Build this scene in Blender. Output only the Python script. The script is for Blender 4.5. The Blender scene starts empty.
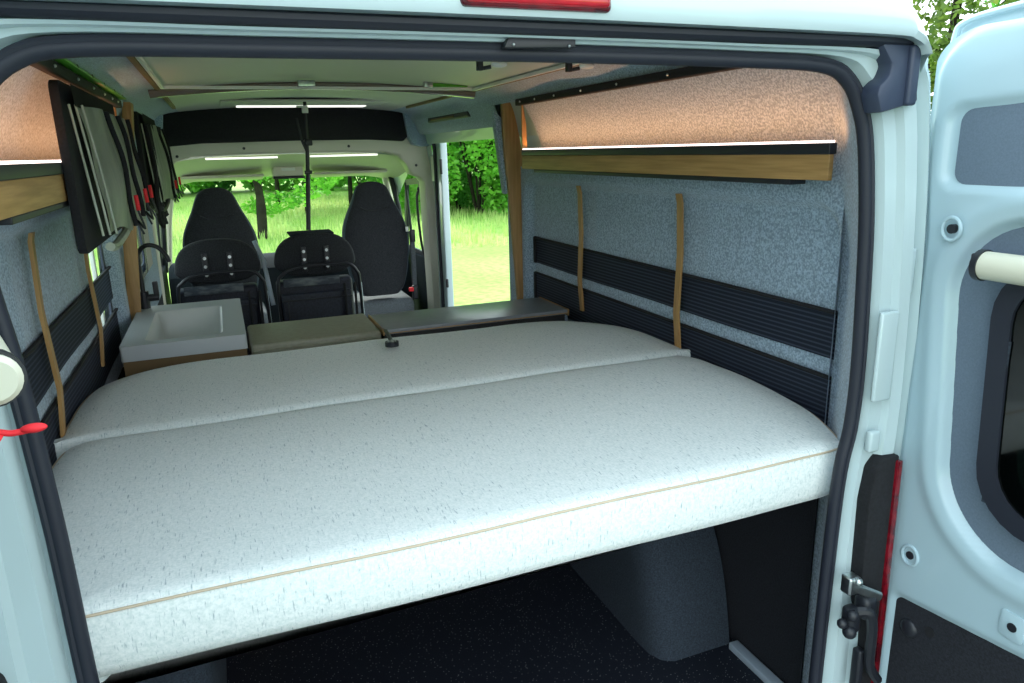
import bpy, bmesh, math, random
from mathutils import Vector, Matrix
random.seed(7)
S = bpy.context.scene
COL = S.collection
PI = math.pi

# ------------------------------------------------------------------ camera
def cam_axes(yaw, pitch, roll):
    f = Vector((-math.sin(yaw)*math.cos(pitch), math.cos(yaw)*math.cos(pitch), math.sin(pitch)))
    r = Vector((math.cos(yaw), math.sin(yaw), 0)); u = r.cross(f)
    return r*math.cos(roll)+u*math.sin(roll), -r*math.sin(roll)+u*math.cos(roll), f
r_, u_, f_ = cam_axes(-.3731, -.2601, -.0255)
cd = bpy.data.cameras.new('camera'); cam = bpy.data.objects.new('camera', cd); COL.objects.link(cam)
cam.matrix_world = Matrix(((r_.x, u_.x, -f_.x, -.4814), (r_.y, u_.y, -f_.y, -1.1387), (r_.z, u_.z, -f_.z, 1.6525), (0, 0, 0, 1)))
cd.sensor_width = 36; cd.lens = 722.16/1024*36; cd.clip_start = .02; cd.clip_end = 500
S.camera = cam
S.view_settings.view_transform = 'Standard'; S.view_settings.look = 'None'
S.view_settings.gamma = 1; S.view_settings.use_curve_mapping = False
S.view_settings.exposure = 0.0

# ------------------------------------------------------------------ materials
def mat(name, col, rough=.6, metal=0, spec=.5, noise=None, bump=None, coat=0, sheen=0, emis=None, trans=0, stretch=(1, 1, 1), detail=4):
    """noise=(scale, colour2, lo, hi); bump=(scale, strength, distance)"""
    m = bpy.data.materials.new(name); m.use_nodes = True
    nt = m.node_tree; b = nt.nodes['Principled BSDF']
    b.inputs['Base Color'].default_value = (*col, 1); b.inputs['Roughness'].default_value = rough
    b.inputs['Metallic'].default_value = metal; b.inputs['Specular IOR Level'].default_value = spec
    b.inputs['Coat Weight'].default_value = coat; b.inputs['Sheen Weight'].default_value = sheen
    b.inputs['Transmission Weight'].default_value = trans
    if emis: b.inputs['Emission Color'].default_value = (*emis[0], 1); b.inputs['Emission Strength'].default_value = emis[1]
    if noise or bump:
        tc = nt.nodes.new('ShaderNodeTexCoord'); mp = nt.nodes.new('ShaderNodeMapping')
        mp.inputs['Scale'].default_value = stretch; nt.links.new(tc.outputs['Object'], mp.inputs['Vector'])
    if noise:
        n = nt.nodes.new('ShaderNodeTexNoise'); n.inputs['Scale'].default_value = noise[0]; n.inputs['Detail'].default_value = detail
        nt.links.new(mp.outputs[0], n.inputs['Vector'])
        cr = nt.nodes.new('ShaderNodeValToRGB'); e = cr.color_ramp.elements
        e[0].position = noise[2]; e[0].color = (*noise[1], 1); e[1].position = noise[3]; e[1].color = (*col, 1)
        nt.links.new(n.outputs['Fac'], cr.inputs[0]); nt.links.new(cr.outputs[0], b.inputs['Base Color'])
    if bump:
        n2 = nt.nodes.new('ShaderNodeTexNoise'); n2.inputs['Scale'].default_value = bump[0]; n2.inputs['Detail'].default_value = 5
        nt.links.new(mp.outputs[0], n2.inputs['Vector'])
        bp = nt.nodes.new('ShaderNodeBump'); bp.inputs['Strength'].default_value = bump[1]; bp.inputs['Distance'].default_value = bump[2]
        nt.links.new(n2.outputs['Fac'], bp.inputs['Height']); nt.links.new(bp.outputs[0], b.inputs['Normal'])
    return m
M = {}
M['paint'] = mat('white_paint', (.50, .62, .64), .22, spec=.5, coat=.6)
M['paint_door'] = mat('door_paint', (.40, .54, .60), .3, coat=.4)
M['felt'] = mat('grey_felt', (.42, .55, .67), .95, sheen=.3, noise=(170, (.20, .275, .36), .38, .64), bump=(240, .5, .003))
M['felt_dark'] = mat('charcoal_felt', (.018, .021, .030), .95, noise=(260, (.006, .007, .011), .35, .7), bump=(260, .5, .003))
M['felt_mid'] = mat('wheel_arch_felt', (.045, .062, .085), .95, noise=(220, (.02, .028, .04), .35, .7), bump=(260, .5, .003))
M['rubber'] = mat('black_rubber', (.012, .015, .026), .55, bump=(60, .2, .002))
M['black'] = mat('black_plastic', (.014, .016, .022), .42)
M['blackmat'] = mat('matt_black', (.010, .011, .014), .85, noise=(150, (.004, .004, .006), .3, .7))
M['navy'] = mat('dark_blue_plastic', (.035, .048, .085), .5)
M['white_pl'] = mat('white_plastic', (.78, .80, .76), .35)
M['cream'] = mat('cream_trim', (.66, .64, .54), .5)
M['cream2'] = mat('cream_tube', (.62, .61, .49), .4)
M['ceil'] = mat('ceiling_panel', (.60, .61, .55), .55, bump=(40, .05, .002))
M['oak'] = mat('oak', (.50, .30, .115), .5, noise=(9, (.33, .185, .06), .3, .7), stretch=(6, .6, 12), detail=8)
M['oakv'] = mat('oak_upright', (.50, .30, .115), .5, noise=(9, (.34, .19, .065), .3, .7), stretch=(8, 8, .7), detail=8)
M['oak_dark'] = mat('oak_edge', (.19, .12, .05), .6)
M['alu'] = mat('aluminium', (.42, .50, .58), .4)
M['steel'] = mat('steel', (.62, .66, .66), .3, metal=1, noise=(30, (.35, .38, .38), .3, .6))
M['grey_panel'] = mat('grey_panel', (.20, .25, .33), .75, noise=(300, (.16, .20, .28), .3, .7))
M['recess'] = mat('grey_recess', (.135, .18, .24), .8, noise=(300, (.11, .15, .20), .3, .7))
M['red'] = mat('red_lens', (.62, .006, .02), .2, coat=.5, noise=(14, (.30, .004, .012), .35, .6), stretch=(1, 1, 4))
M['reddark'] = mat('dark_red_lens', (.20, .004, .012), .15, coat=.6, noise=(25, (.07, .002, .006), .4, .6))
M['redcloth'] = mat('red_cord', (.80, .02, .03), .7)
M['lime'] = mat('painted_tree_green', (.10, .42, .03), .3, noise=(8, (.06, .28, .02), .3, .7))  # green from the trees, put into the colour of rail strip and hatch corner
M['olive'] = mat('olive_leatherette', (.30, .30, .22), .45, noise=(60, (.25, .25, .18), .3, .7), bump=(180, .15, .001))
M['counter'] = mat('grey_laminate', (.26, .28, .30), .3, noise=(30, (.22, .24, .26), .3, .7))
M['sink'] = mat('pale_solid_surface', (.50, .54, .56), .4)
M['basin'] = mat('basin_white', (.60, .62, .60), .35)
M['seat'] = mat('seat_fabric', (.022, .025, .032), .85, noise=(160, (.008, .009, .013), .4, .62), bump=(160, .3, .002))
M['seat_side'] = mat('seat_side_fabric', (.05, .08, .11), .8, noise=(160, (.03, .05, .07), .4, .62))
M['seat_grey'] = mat('grey_seat_fabric', (.13, .15, .17), .8, noise=(160, (.08, .09, .10), .4, .62))
M['nylon'] = mat('navy_nylon', (.020, .025, .045), .6, noise=(90, (.010, .012, .022), .4, .6), bump=(50, .3, .004))
M['silver'] = mat('sage_fabric', (.52, .57, .45), .38, noise=(7, (.34, .39, .31), .35, .7), stretch=(3, 3, .6), bump=(12, .4, .02))
M['piping'] = mat('tan_piping', (.62, .50, .36), .7)
M['paper'] = mat('printed_paper', (.17, .19, .20), .7, noise=(14, (.04, .05, .07), .40, .7), stretch=(1, 1, 3))
M['bark'] = mat('bark', (.035, .032, .022), .95, spec=.1, noise=(6, (.018, .016, .012), .3, .7))
M['dash'] = mat('dashboard_grey', (.022, .028, .034), .95, spec=.1)
M['led'] = mat('led_diffuser', (1, .9, .85), .5, emis=((1.0, .80, .74), 3.2))
M['lamp'] = mat('lamp_highlight_glow', (1, 1, .95), .5, emis=((1, 1, .92), 1.2))  # glow of the ceiling lamp, also used for painted highlights in the cab
M['bow'] = mat('bow_trim', (.22, .18, .15), .22, coat=.8)
M['bounce_pad'] = mat('bounce_pad_grey', (.17, .175, .175), .9, noise=(30, (.11, .12, .12), .3, .7))  # for the unseen pad that tones down light bounced off the ground
M['bedwood'] = mat('dark_plywood', (.03, .03, .03), .7)

# woven mattress cover: pale ground with dark slubs running along the van
def woven():
    m = mat('woven_cover', (.66, .73, .73), .9, sheen=.2)
    nt = m.node_tree; b = nt.nodes['Principled BSDF']
    tc = nt.nodes.new('ShaderNodeTexCoord')
    def nz(scale, st, det=3):
        mp = nt.nodes.new('ShaderNodeMapping'); mp.inputs['Scale'].default_value = st
        nt.links.new(tc.outputs['Object'], mp.inputs[0])
        n = nt.nodes.new('ShaderNodeTexNoise'); n.inputs['Scale'].default_value = scale; n.inputs['Detail'].default_value = det
        nt.links.new(mp.outputs[0], n.inputs['Vector']); return n
    def ramp(n, a, ca, bb, cb):
        r = nt.nodes.new('ShaderNodeValToRGB'); e = r.color_ramp.elements
        e[0].position = a; e[0].color = (*ca, 1); e[1].position = bb; e[1].color = (*cb, 1)
        nt.links.new(n.outputs['Fac'], r.inputs[0]); return r
    a = ramp(nz(60, (5, .8, .8)), .27, (.50, .56, .60), .39, (1, 1, 1))
    c = ramp(nz(260, (1, .35, 1)),   .30, (.86, .89, .89), .62, (1, 1, 1))
    d = ramp(nz(420, (.3, 1, .3)), .3, (.82, .86, .86), .6, (1, 1, 1))
    def mul(x, y):
        k = nt.nodes.new('ShaderNodeMix'); k.data_type = 'RGBA'; k.blend_type = 'MULTIPLY'; k.inputs[0].default_value = 1
        nt.links.new(x, k.inputs[6]); nt.links.new(y, k.inputs[7]); return k.outputs[2]
    q = mul(mul(a.outputs[0], c.outputs[0]), d.outputs[0])
    k = nt.nodes.new('ShaderNodeMix'); k.data_type = 'RGBA'; k.blend_type = 'MULTIPLY'; k.inputs[0].default_value = 1
    k.inputs[7].default_value = (.87, .905, .885, 1); nt.links.new(q, k.inputs[6])
    nt.links.new(k.outputs[2], b.inputs['Base Color'])
    n2 = nz(300, (1, 1, 1)); n3 = nz(3.2, (1, 1.6, 1), 2)
    bp = nt.nodes.new('ShaderNodeBump'); bp.inputs['Strength'].default_value = .2; bp.inputs['Distance'].default_value = .001
    nt.links.new(n2.outputs['Fac'], bp.inputs['Height'])
    nt.links.new(bp.outputs[0], b.inputs['Normal'])
    return m
M['woven'] = woven()

# elastic mesh: dark ribs running lengthwise with fine gaps
def mesh_mat():
    m = mat('ribbed_elastic_mesh', (.02, .026, .042), .7)
    nt = m.node_tree; b = nt.nodes['Principled BSDF']
    tc = nt.nodes.new('ShaderNodeTexCoord'); sp = nt.nodes.new('ShaderNodeSeparateXYZ'); nt.links.new(tc.outputs['Object'], sp.inputs[0])
    w = nt.nodes.new('ShaderNodeMath'); w.operation = 'MULTIPLY'; w.inputs[1].default_value = 2*PI/.0125; nt.links.new(sp.outputs['Z'], w.inputs[0])
    s = nt.nodes.new('ShaderNodeMath'); s.operation = 'SINE'; nt.links.new(w.outputs[0], s.inputs[0])
    r = nt.nodes.new('ShaderNodeValToRGB'); e = r.color_ramp.elements
    e[0].position = .45; e[0].color = (.020, .027, .050, 1); e[1].position = .95; e[1].color = (.075, .10, .155, 1)
    mr = nt.nodes.new('ShaderNodeMapRange'); mr.inputs[1].default_value = -1; mr.inputs[2].default_value = 1; nt.links.new(s.outputs[0], mr.inputs[0])
    nt.links.new(mr.outputs[0], r.inputs[0]); nt.links.new(r.outputs[0], b.inputs['Base Color'])
    return m
M['mesh'] = mesh_mat()

def floor_mat():
    m = mat('speckled_floor', (.008, .010, .018), .55)
    nt = m.node_tree; b = nt.nodes['Principled BSDF']
    tc = nt.nodes.new('ShaderNodeTexCoord'); v = nt.nodes.new('ShaderNodeTexVoronoi'); v.inputs['Scale'].default_value = 95
    nt.links.new(tc.outputs['Object'], v.inputs['Vector'])
    r = nt.nodes.new('ShaderNodeValToRGB'); e = r.color_ramp.elements
    e[0].position = .10; e[0].color = (.5, .52, .5, 1); e[1].position = .16; e[1].color = (.011, .014, .024, 1)
    nt.links.new(v.outputs['Distance'], r.inputs[0]); nt.links.new(r.outputs[0], b.inputs['Base Color'])
    return m
M['floor'] = floor_mat()

def glass_mat(name, tint=(1, 1, 1), fac=.1, rough=.02):
    m = bpy.data.materials.new(name); m.use_nodes = True; nt = m.node_tree; nt.nodes.clear()
    o = nt.nodes.new('ShaderNodeOutputMaterial'); t = nt.nodes.new('ShaderNodeBsdfTransparent'); t.inputs[0].default_value = (*tint, 1)
    g = nt.nodes.new('ShaderNodeBsdfGlossy'); g.inputs['Roughness'].default_value = rough
    x = nt.nodes.new('ShaderNodeMixShader'); x.inputs[0].default_value = fac
    nt.links.new(t.outputs[0], x.inputs[1]); nt.links.new(g.outputs[0], x.inputs[2]); nt.links.new(x.outputs[0], o.inputs[0])
    return m
M['glass'] = glass_mat('clear_glass', (.93, .97, .95), .04)
M['tint'] = glass_mat('tinted_glass', (.045, .075, .06), .06, .06)

def leaf_mat(name, a, b2, sc=1.3):
    m = mat(name, a, .6, noise=(sc, b2, .35, .65))
    nt = m.node_tree; b = nt.nodes['Principled BSDF']; out = nt.nodes['Material Output']
    tr = nt.nodes.new('ShaderNodeBsdfTranslucent')
    cr = [n for n in nt.nodes if n.type == 'VALTORGB'][0]; nt.links.new(cr.outputs[0], tr.inputs[0])
    x = nt.nodes.new('ShaderNodeMixShader'); x.inputs[0].default_value = .6
    nt.links.new(b.outputs[0], x.inputs[1]); nt.links.new(tr.outputs[0], x.inputs[2]); nt.links.new(x.outputs[0], out.inputs[0])
    return m
M['leaf'] = leaf_mat('bright_leaves', (.26, .62, .07), (.13, .42, .04))
M['leaf2'] = leaf_mat('deep_leaves', (.16, .50, .08), (.07, .30, .04))
M['leaf3'] = leaf_mat('autumn_tinged_leaves', (.20, .28, .05), (.08, .16, .03))
def grass_mat():
    m = mat('meadow', (.33, .50, .06), .9)
    nt = m.node_tree; b = nt.nodes['Principled BSDF']
    tc = nt.nodes.new('ShaderNodeTexCoord')
    n1 = nt.nodes.new('ShaderNodeTexNoise'); n1.inputs['Scale'].default_value = .35; n1.inputs['Detail'].default_value = 6
    n2 = nt.nodes.new('ShaderNodeTexNoise'); n2.inputs['Scale'].default_value = 9; n2.inputs['Detail'].default_value = 6
    for n in (n1, n2): nt.links.new(tc.outputs['Object'], n.inputs['Vector'])
    r = nt.nodes.new('ShaderNodeValToRGB'); e = r.color_ramp.elements
    e[0].position = .35; e[0].color = (.24, .46, .06, 1); e[1].position = .65; e[1].color = (.34, .50, .11, 1)
    r2 = nt.nodes.new('ShaderNodeValToRGB'); e = r2.color_ramp.elements
    e[0].position = .3; e[0].color = (.6, .68, .5, 1); e[1].position = .6; e[1].color = (1, 1, 1, 1)
    nt.links.new(n1.outputs['Fac'], r.inputs[0]); nt.links.new(n2.outputs['Fac'], r2.inputs[0])
    k = nt.nodes.new('ShaderNodeMix'); k.data_type = 'RGBA'; k.blend_type = 'MULTIPLY'; k.inputs[0].default_value = 1
    nt.links.new(r.outputs[0], k.inputs[6]); nt.links.new(r2.outputs[0], k.inputs[7]); nt.links.new(k.outputs[2], b.inputs['Base Color'])
    return m
M['grass'] = grass_mat()
M['blade'] = leaf_mat('grass_blades', (.60, .68, .28), (.40, .60, .16), .6)

# ------------------------------------------------------------------ mesh helpers
def link(name, me, m, parent=None, smooth=True):
    o = bpy.data.objects.new(name, me); COL.objects.link(o)
    if m is not None:
        for k in (m if isinstance(m, (list, tuple)) else [m]): me.materials.append(M[k] if isinstance(k, str) else k)
    if smooth:
        for p in me.polygons: p.use_smooth = True
    if parent:
        o.parent = parent; o.matrix_parent_inverse = parent.matrix_world.inverted() if parent.type != 'EMPTY' else Matrix.Translation(-parent.location)
    return o
def B(): return bmesh.new()
def done(bm, name, m, parent=None, smooth=True, ang=35):
    bmesh.ops.recalc_face_normals(bm, faces=bm.faces[:])
    me = bpy.data.meshes.new(name); bm.to_mesh(me); bm.free()
    o = link(name, me, m, parent, smooth)
    if smooth:
        try: me.set_sharp_from_angle(angle=math.radians(ang))
        except Exception: pass
    return o
def box(bm, x0, x1, y0, y1, z0, z1, bev=0, seg=3, mi=0, rot=None):
    t = bmesh.new(); bmesh.ops.create_cube(t, size=1)
    for v in t.verts: v.co = Vector(((x0+x1)/2+v.co.x*(x1-x0), (y0+y1)/2+v.co.y*(y1-y0), (z0+z1)/2+v.co.z*(z1-z0)))
    if bev: bmesh.ops.bevel(t, geom=t.edges[:], offset=bev, segments=seg, affect='EDGES', profile=.5)
    merge(bm, t, mi, rot)
def merge(bm, t, mi=0, rot=None):
    if rot: bmesh.ops.transform(t, matrix=rot, verts=t.verts[:])
    mp = [bm.verts.new(v.co) for v in (t.verts.ensure_lookup_table() or t.verts)]
    t.verts.index_update()
    for f in t.faces:
        try: nf = bm.faces.new([mp[v.index] for v in f.verts]); nf.material_index = mi
        except ValueError: pass
    t.free()
def tube(bm, pts, r, n=10, caps=True, sy=1.0, closed=False, mi=0):
    pts = [Vector(p) for p in pts]; N = len(pts); rings = []
    rr = r if isinstance(r, (list, tuple)) else [r]*N
    up0 = None
    for i, p in enumerate(pts):
        a = pts[(i-1) % N] if (i > 0 or closed) else pts[0]; b = pts[(i+1) % N] if (i < N-1 or closed) else pts[-1]
        d = (b-a).normalized()
        if up0 is None:
            up0 = Vector((0, 1, 0)) if abs(d.y) < .8 else Vector((0, 0, 1))
        s = d.cross(up0)
        s.normalize(); u = s.cross(d).normalized(); up0 = u
        rings.append([bm.verts.new(p+s*math.cos(2*PI*k/n)*rr[i]+u*math.sin(2*PI*k/n)*rr[i]*sy) for k in range(n)])
    for i in range(N if closed else N-1):
        A, C = rings[i], rings[(i+1) % N]
        for k in range(n):
            f = bm.faces.new((A[k], A[(k+1) % n], C[(k+1) % n], C[k])); f.material_index = mi
    if caps and not closed:
        for R in (rings[0], rings[-1]):
            f = bm.faces.new(R); f.material_index = mi
def smooth_path(pts, k=6, closed=False):
    pts = [Vector(p) for p in pts]; out = []; N = len(pts)
    for i in range(N if closed else N-1):
        if closed: p0, p1, p2, p3 = pts[(i-1) % N], pts[i], pts[(i+1) % N], pts[(i+2) % N]
        else: p0, p1, p2, p3 = pts[max(i-1, 0)], pts[i], pts[i+1], pts[min(i+2, N-1)]
        for j in range(k):
            t = j/k
            out.append(.5*((2*p1)+(p2-p0)*t+(2*p0-5*p1+4*p2-p3)*t*t+(3*p1-p0-3*p2+p3)*t**3))
    if not closed: out.append(pts[-1])
    return out
def grid(bm, fn, us, vs, mi=0, skip=None, mifn=None):
    V = [[bm.verts.new(fn(u, v)) for v in vs] for u in us]
    for i in range(len(us)-1):
        for j in range(len(vs)-1):
            if skip and skip((us[i]+us[i+1])/2, (vs[j]+vs[j+1])/2): continue
            f = bm.faces.new((V[i][j], V[i+1][j], V[i+1][j+1], V[i][j+1])); f.material_index = mifn((us[i]+us[i+1])/2, (vs[j]+vs[j+1])/2) if mifn else mi
def lin(a, b, n): return [a+(b-a)*i/n for i in range(n+1)]
def poly_extrude(bm, pts, vec, mi=0, bev=0):
    """pts: 3D outline, extruded by vec"""
    t = bmesh.new(); v = Vector(vec)
    a = [t.verts.new(Vector(p)) for p in pts]; f = t.faces.new(a)
    r = bmesh.ops.extrude_face_region(t, geom=[f])
    bmesh.ops.translate(t, vec=v, verts=[e for e in r['geom'] if isinstance(e, bmesh.types.BMVert)])
    if bev:
        bmesh.ops.bevel(t, geom=t.edges[:], offset=bev, segments=2, affect='EDGES', profile=.5)
    merge(bm, t, mi)
def ring_extrude(bm, outer, inner, vec, mi=0):
    """same-length outlines -> closed ring band extruded by vec"""
    v = Vector(vec); N = len(outer)
    A = [bm.verts.new(Vector(p)) for p in outer]; C = [bm.verts.new(Vector(p)) for p in inner]
    A2 = [bm.verts.new(Vector(p)+v) for p in outer]; C2 = [bm.verts.new(Vector(p)+v) for p in inner]
    for i in range(N):
        j = (i+1) % N
        for q in ((A[i], A[j], C[j], C[i]), (A2[i], C2[i], C2[j], A2[j]), (A[i], A2[i], A2[j], A[j]), (C[i], C[j], C2[j], C2[i])):
            f = bm.faces.new(q); f.material_index = mi
def rrect(a0, a1, b0, b1, r, n=6):
    """rounded rectangle outline in 2-D"""
    out = []
    for cx, cy, s in ((a1-r, b1-r, 0), (a0+r, b1-r, 1), (a0+r, b0+r, 2), (a1-r, b0+r, 3)):
        for k in range(n+1):
            t = (s+k/n)*PI/2; out.append((cx+r*math.cos(t), cy+r*math.sin(t)))
    return out
def disc(bm, c, axis, r, h, n=16, mi=0, r2=None):
    c = Vector(c); a = Vector(axis).normalized()
    tube(bm, [c, c+a*h], [r, r if r2 is None else r2], n=n, mi=mi)
def sphere(bm, c, r, sx=1, sy=1, sz=1, mi=0, n=12):
    t = bmesh.new(); bmesh.ops.create_uvsphere(t, u_segments=n, v_segments=n//2+2, radius=r)
    for v in t.verts: v.co = Vector((c[0]+v.co.x*sx, c[1]+v.co.y*sy, c[2]+v.co.z*sz))
    merge(bm, t, mi)
def empty(name, loc=(0, 0, 0)):
    o = bpy.data.objects.new(name, None); o.location = loc; o.empty_display_size = .05; COL.objects.link(o); return o
def tag(o, label=None, cat=None, group=None, kind=None):
    if label: o['label'] = label
    if cat: o['category'] = cat
    if group: o['group'] = group
    if kind: o['kind'] = kind
    return o
def thing(name, loc, label, cat, group=None): return tag(empty(name, loc), label, cat, group)
def struct(o): o['kind'] = 'structure'; return o
def mirror_loop(half):
    """half: (x,z) from bottom right to top centre -> full open loop right to left"""
    return half + [(-x, z) for x, z in reversed(half[:-1])]

# ------------------------------------------------------------------ the van shell
SEAL = [(.728, .05), (.728, .36), (.737, .874), (.759, 1.034), (.763, 1.167), (.753, 1.377), (.742, 1.508), (.722, 1.64), (.70, 1.705), (.665, 1.755), (.60, 1.779), (.40, 1.785), (0, 1.787)]
LINER = [(.93, .05), (.93, .36), (.93, .874), (.93, 1.034), (.93, 1.167), (.93, 1.377), (.90, 1.508), (.88, 1.64), (.86, 1.72), (.83, 1.80), (.72, 1.905), (.40, 1.935), (0, 1.95)]
OUTER = [(.935, .05), (.935, .36), (.93, .874), (.925, 1.034), (.92, 1.167), (.91, 1.377), (.90, 1.508), (.885, 1.64), (.870, 1.735), (.855, 1.785), (.80, 1.824), (.40, 1.826), (0, 1.828)]
def refine(l, k=5): return [(p.x, p.z) for p in smooth_path([(a, 0, b) for a, b in l], k)]
SEAL_L = [(.728, .05), (.738, .36), (.746, .874), (.747, 1.034), (.749, 1.167), (.757, 1.377), (.768, 1.508), (.766, 1.64), (.742, 1.72), (.695, 1.767), (.62, 1.782), (.40, 1.785), (0, 1.787)]
SL = refine(SEAL)+[(-x, z) for x, z in reversed(refine(SEAL_L)[:-1])]
LL, OL = (mirror_loop(refine(q)) for q in (LINER, OUTER))
def off(loop, d):
    out = []
    for i, (x, z) in enumerate(loop):
        a = Vector(loop[max(i-1, 0)]); b = Vector(loop[min(i+1, len(loop)-1)]); t = (b-a).normalized()
        out.append((x+t.y*d, z-t.x*d))
    return out
# off() with loop going right-bottom -> up -> left: outward normal is (t.y, -t.x)
bm = B()
rows = [(SL, .010, .02)]
so = off(SL, .024)
def mix(a, b, t): return [(p[0]*(1-t)+q[0]*t, p[1]*(1-t)+q[1]*t) for p, q in zip(a, b)]
sections = [(off(SL, .012), .012), (off(SL, .014), -.004), (so, -.004), (mix(so, OL, .08), .0), (mix(so, OL, .16), -.022), (mix(so, OL, .36), -.026),
            (mix(so, OL, .42), -.040), (mix(so, OL, .62), -.044), (mix(so, OL, .68), -.018), (mix(so, OL, .84), -.014), (mix(so, OL, .92), -.036), (OL, -.03), (off(OL, .022), .0), (off(OL, .035), .06)]
V = [[bm.verts.new((x, y, z)) for x, z in lp] for lp, y in sections]
for i in range(len(V)-1):
    for j in range(len(SL)-1): bm.faces.new((V[i][j], V[i+1][j], V[i+1][j+1], V[i][j+1]))
wr = struct(done(bm, 'wall_rear', 'paint', ang=30))
# steps and pressed pads in the pillar sheet metal
for s in (1,):
    bm = B()
    box(bm, *sorted((s*.785, s*.835)), -.048, -.036, 1.10, 1.30, .005)
    box(bm, *sorted((s*.79, s*.82)), -.048, -.03, .98, 1.03, .006)
    box(bm, *sorted((s*.84, s*.875)), -.040, -.02, 1.33, 1.43, .006)
    done(bm, 'pressed_pad', 'paint', wr)
# outer skin of the roof cap
caps = []
def cap_sec(y, half):
    h = refine([(x, z) for x, z in half], 4); caps.append((y, mirror_loop(h)))
cap_sec(-.055, [(.790, 1.806), (.780, 1.822), (.765, 1.832), (.70, 1.837), (.40, 1.839), (0, 1.840)])
cap_sec(-.085, [(.785, 1.806), (.775, 1.820), (.750, 1.831), (.70, 1.837), (.40, 1.839), (0, 1.840)])
cap_sec(-.092, [(.787, 1.806), (.775, 1.826), (.750, 1.842), (.70, 1.848), (.40, 1.851), (0, 1.852)])
cap_sec(-.088, [(.787, 1.805), (.772, 1.835), (.745, 1.868), (.68, 1.890), (.40, 1.90), (0, 1.902)])
cap_sec(-.070, [(.800, 1.800), (.782, 1.845), (.750, 1.888), (.68, 1.920), (.40, 1.938), (0, 1.942)])
cap_sec(-.020, [(.845, 1.775), (.812, 1.845), (.760, 1.900), (.68, 1.945), (.40, 1.968), (0, 1.975)])
cap_sec(.10, [(.885, 1.72), (.845, 1.858), (.765, 1.92), (.66, 1.962), (.40, 1.99), (0, 2.0)])
cap_sec(4.1, [(.90, 1.70), (.86, 1.86), (.78, 1.93), (.66, 1.985), (.40, 2.02), (0, 2.03)])
cap_sec(4.9, [(.90, 1.30), (.86, 1.42), (.78, 1.50), (.66, 1.545), (.40, 1.575), (0, 1.58)])
bm = B(); V = [[bm.verts.new((x, y, z)) for x, z in lp] for y, lp in caps]
for i in range(len(V)-1):
    for j in range(len(V[0])-1): bm.faces.new((V[i][j], V[i+1][j], V[i+1][j+1], V[i][j+1]))
struct(done(bm, 'trim_1', 'paint', ang=40))['label'] = 'white roof cap of the van above the rear doors'
# outer side skins (right one stops at the sliding door opening, left has two window holes)
HOLES_L = [(1.74, 2.10, 1.02, 1.50), (2.62, 3.62, 1.05, 1.52)]
for s in (1, -1):
    bm = B()
    ys = sorted(set([.06, .5, 1.74, 2.10, 2.30, 2.62, 3.62, 3.85, 4.10])); zs = [-.35, .3, .874, 1.02, 1.05, 1.377, 1.50, 1.52, 1.66, 1.76]
    def xo(z): return .972 if z < .9 else .972-(z-.9)*.045 if z < 1.4 else .95-(z-1.4)*.14
    def skip(y, z, s=s):
        if s > 0: return y > 2.30 and y < 3.85
        return any(a < y < b and c < z < d for a, b, c, d in HOLES_L)
    grid(bm, lambda y, z: Vector((s*xo(z), y, z)), ys, zs, skip=skip)
    struct(done(bm, 'trim_2' if s > 0 else 'trim_3', 'paint'))

# felt liner between the door seal and the side walls
bm = B()
secs = [(off(SL, .006), .0), (mix(SL, LL, .3), .045), (mix(SL, LL, .8), .15), (LL, .195), (off(LL, .004), .22)]
V = [[bm.verts.new((x, y, z)) for x, z in lp] for lp, y in secs]
for i in range(len(V)-1):
    for j in range(len(SL)-1): bm.faces.new((V[i][j], V[i][j+1], V[i+1][j+1], V[i+1][j]))
struct(done(bm, 'trim_4', 'felt', ang=60))

# door seals
bm = B(); path = [(x, -.004, z) for x, z in off(SL, .012)]
tube(bm, path, .0125, n=12, sy=1.1)
path = [(x, -.012, z) for x, z in off(SL, .021)]
tube(bm, path, .006, n=8)
tag(done(bm, 'door_seal', 'rubber'), 'long black rubber seal running round the rear door opening', 'seal')
bm = B(); tube(bm, [(x, -.045, 1.832) for x in lin(-.80, .775, 24)], .0115, n=10, sy=1.5)
tag(done(bm, 'roof_seal', 'rubber'), 'straight black rubber strip under the white roof edge', 'seal')

# floor
bm = B(); box(bm, -.95, .95, -.02, 4.95, .0, .05)
box(bm, -.74, .74, -.05, -.02, -.02, .045, .008)
struct(done(bm, 'floor', 'floor', smooth=False))

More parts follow.
